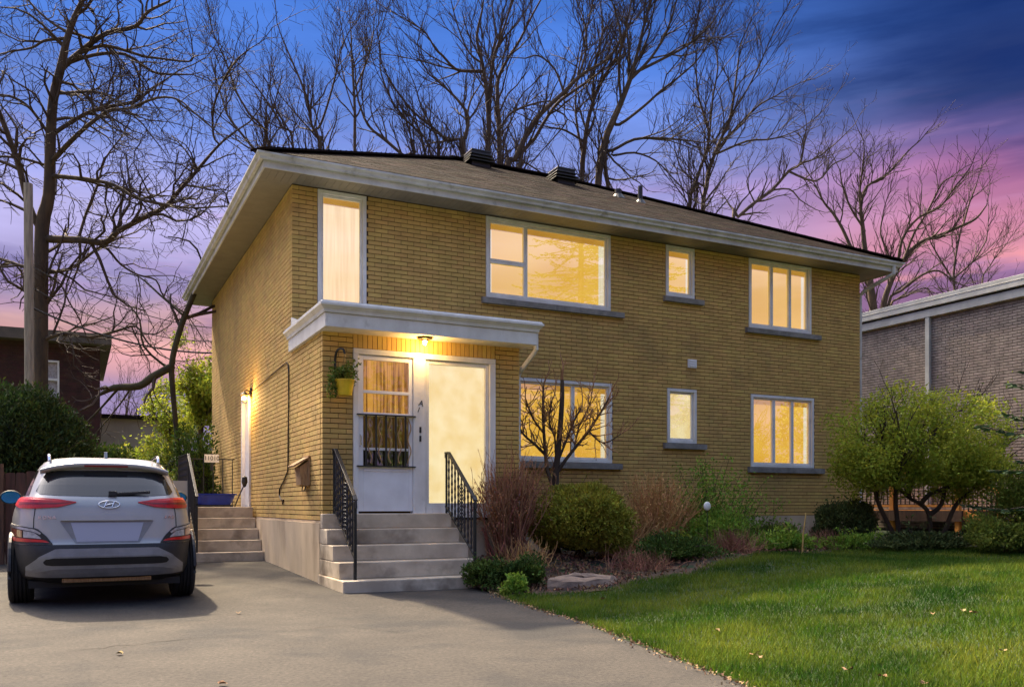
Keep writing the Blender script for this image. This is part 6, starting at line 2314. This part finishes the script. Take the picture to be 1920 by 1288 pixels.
# ------------------------------------------------------------------ grey neighbour building on the right
NX = 16.0
NZ = 5.72
t = thing('neighbour_building', 'grey brick flat roofed building with pale metal fascia right of the house', 'building', (NX, 0, 0))
nb = course_bricks(-3.5, 9.0, 0.5, NZ, [], bj=0.016, hj=0.010)
b = MB()
for q in nb:
    b.box(NX, NX + 0.05, q[0], q[1], q[2], q[3], random.random())
tag(b.build('brickwork', 'neigh_brick', t), None, kind='stuff')
b = MB()
b.box(NX + 0.011, NX + 8, -3.49, 9.0, 0.0, NZ + 0.05)
b.build('wall', 'neigh_mortar', t)
b = MB()
b.box(NX - 0.10, NX + 8.1, -3.6, 9.1, NZ - 0.02, NZ + 0.17)
b.build('fascia', 'neigh_trim', t, bevel=0.006)
b = MB()
b.box(NX - 0.16, NX + 8.2, -3.68, 9.1, NZ + 0.215, NZ + 0.46)
b.box(NX - 0.17, NX + 8.2, -3.69, 9.1, NZ + 0.35, NZ + 0.365)
b.build('parapet', 'neigh_trim', t, bevel=0.006)
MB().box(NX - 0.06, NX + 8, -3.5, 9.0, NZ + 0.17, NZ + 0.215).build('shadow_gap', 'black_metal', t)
MB().box(NX - 0.09, NX - 0.002, 1.68, 1.80, 0.5, NZ - 0.021).build('downspout', 'neigh_trim', t, bevel=0.01)
MB().box(NX - 0.05, NX + 0.0005, -1.9, -1.0, 0.95, 2.9).build('door', 'white_old', t)

# wooden deck with orange railing
DXa, DXb = 14.55, 15.95
t = thing('wooden_deck', 'orange stained wooden deck and stairs beside the grey building', 'deck', (15.2, 0.5, 0.3))
y = -0.2
while y < 3.4:
    MB().box(DXa, DXb, y, y + 0.135, 0.93, 0.965).build('deck_board', 'deck_wood', t)
    y += 0.142
MB().box(DXa, DXb, -0.24, -0.205, 0.72, 0.96).build('rim_board', 'fence_wood', t)
MB().box(DXa - 0.035, DXa - 0.002, -0.24, 3.4, 0.72, 0.96).build('rim_board', 'fence_wood', t)
for yy in (-0.15, 1.6, 3.3):
    MB().box(DXa - 0.005, DXa + 0.095, yy, yy + 0.10, 0.1, 1.86).build('post', 'deck_wood', t)
MB().box(DXa - 0.005, DXa + 0.095, -1.15, -1.05, 0.1, 1.36).build('post', 'deck_wood', t)
MB().box(DXa - 0.02, DXa + 0.11, -0.05, 3.3, 1.80, 1.86).build('top_rail', 'deck_wood', t)
MB().box(DXa + 0.02, DXa + 0.07, -0.05, 3.3, 1.04, 1.09).build('bottom_rail', 'deck_wood', t)
MB().bar((DXa + 0.045, -0.14, 1.82), (DXa + 0.045, -1.12, 1.32), 0.12, 0.07).build('stair_rail', 'deck_wood', t)
MB().bar((DXa + 0.045, -0.2, 0.88), (DXa + 0.045, -1.6, 0.38), 0.05, 0.20).build('stringer', 'deck_wood', t)
for k in range(26):
    yy = 0.03 + k * 0.125
    MB().box(DXa + 0.036, DXa + 0.054, yy, yy + 0.018, 1.09, 1.80).build('baluster', 'black_metal', t)
for k in range(8):
    yy = -0.25 - k * 0.108
    f = (yy + 0.14) / -0.98
    MB().box(DXa + 0.036, DXa + 0.054, yy, yy + 0.018, 0.98 - 0.40 * f, 1.80 - 0.50 * f).build('baluster', 'black_metal', t)
for k in range(4):
    MB().box(DXa + 0.05, DXb, -0.30 - 0.28 * (k + 1), -0.30 - 0.28 * k, 0.72 - 0.17 * k, 0.76 - 0.17 * k).build('tread', 'deck_wood', t)
# wire fence in the gap between the houses
t = thing('wire_fence', 'low wire fence in the gap right of the house', 'fence', (13.0, 3.0, 0.3))
MB().tube([(11.75, 3.0, 1.60), (14.5, 3.0, 1.60)], 0.02, 6).build('top_rail', 'black_metal', t)
for xx in (11.9, 13.2, 14.4):
    MB().tube([(xx, 3.0, 0.2), (xx, 3.0, 1.62)], 0.025, 6).build('post', 'black_metal', t)
b = MB()
for k in range(48):
    xx = 11.75 + k * 0.057
    b.tube([(xx, 3.0, 0.3), (xx + 0.9 if xx + 0.9 < 14.5 else 14.5, 3.0, 1.6)], 0.003, 3, cap=False)
    b.tube([(xx, 3.0, 1.6), (xx + 0.9 if xx + 0.9 < 14.5 else 14.5, 3.0, 0.3)], 0.003, 3, cap=False)
b.build('mesh', 'rim', t)
print('objects', len(bpy.data.objects))

dg = bpy.context.evaluated_depsgraph_get()
print('triangles', sum(sum(len(q.vertices) - 2 for q in o.data.polygons) if False else len(o.data.loops) - 2 * len(o.data.polygons) for o in bpy.data.objects if o.type == 'MESH'))
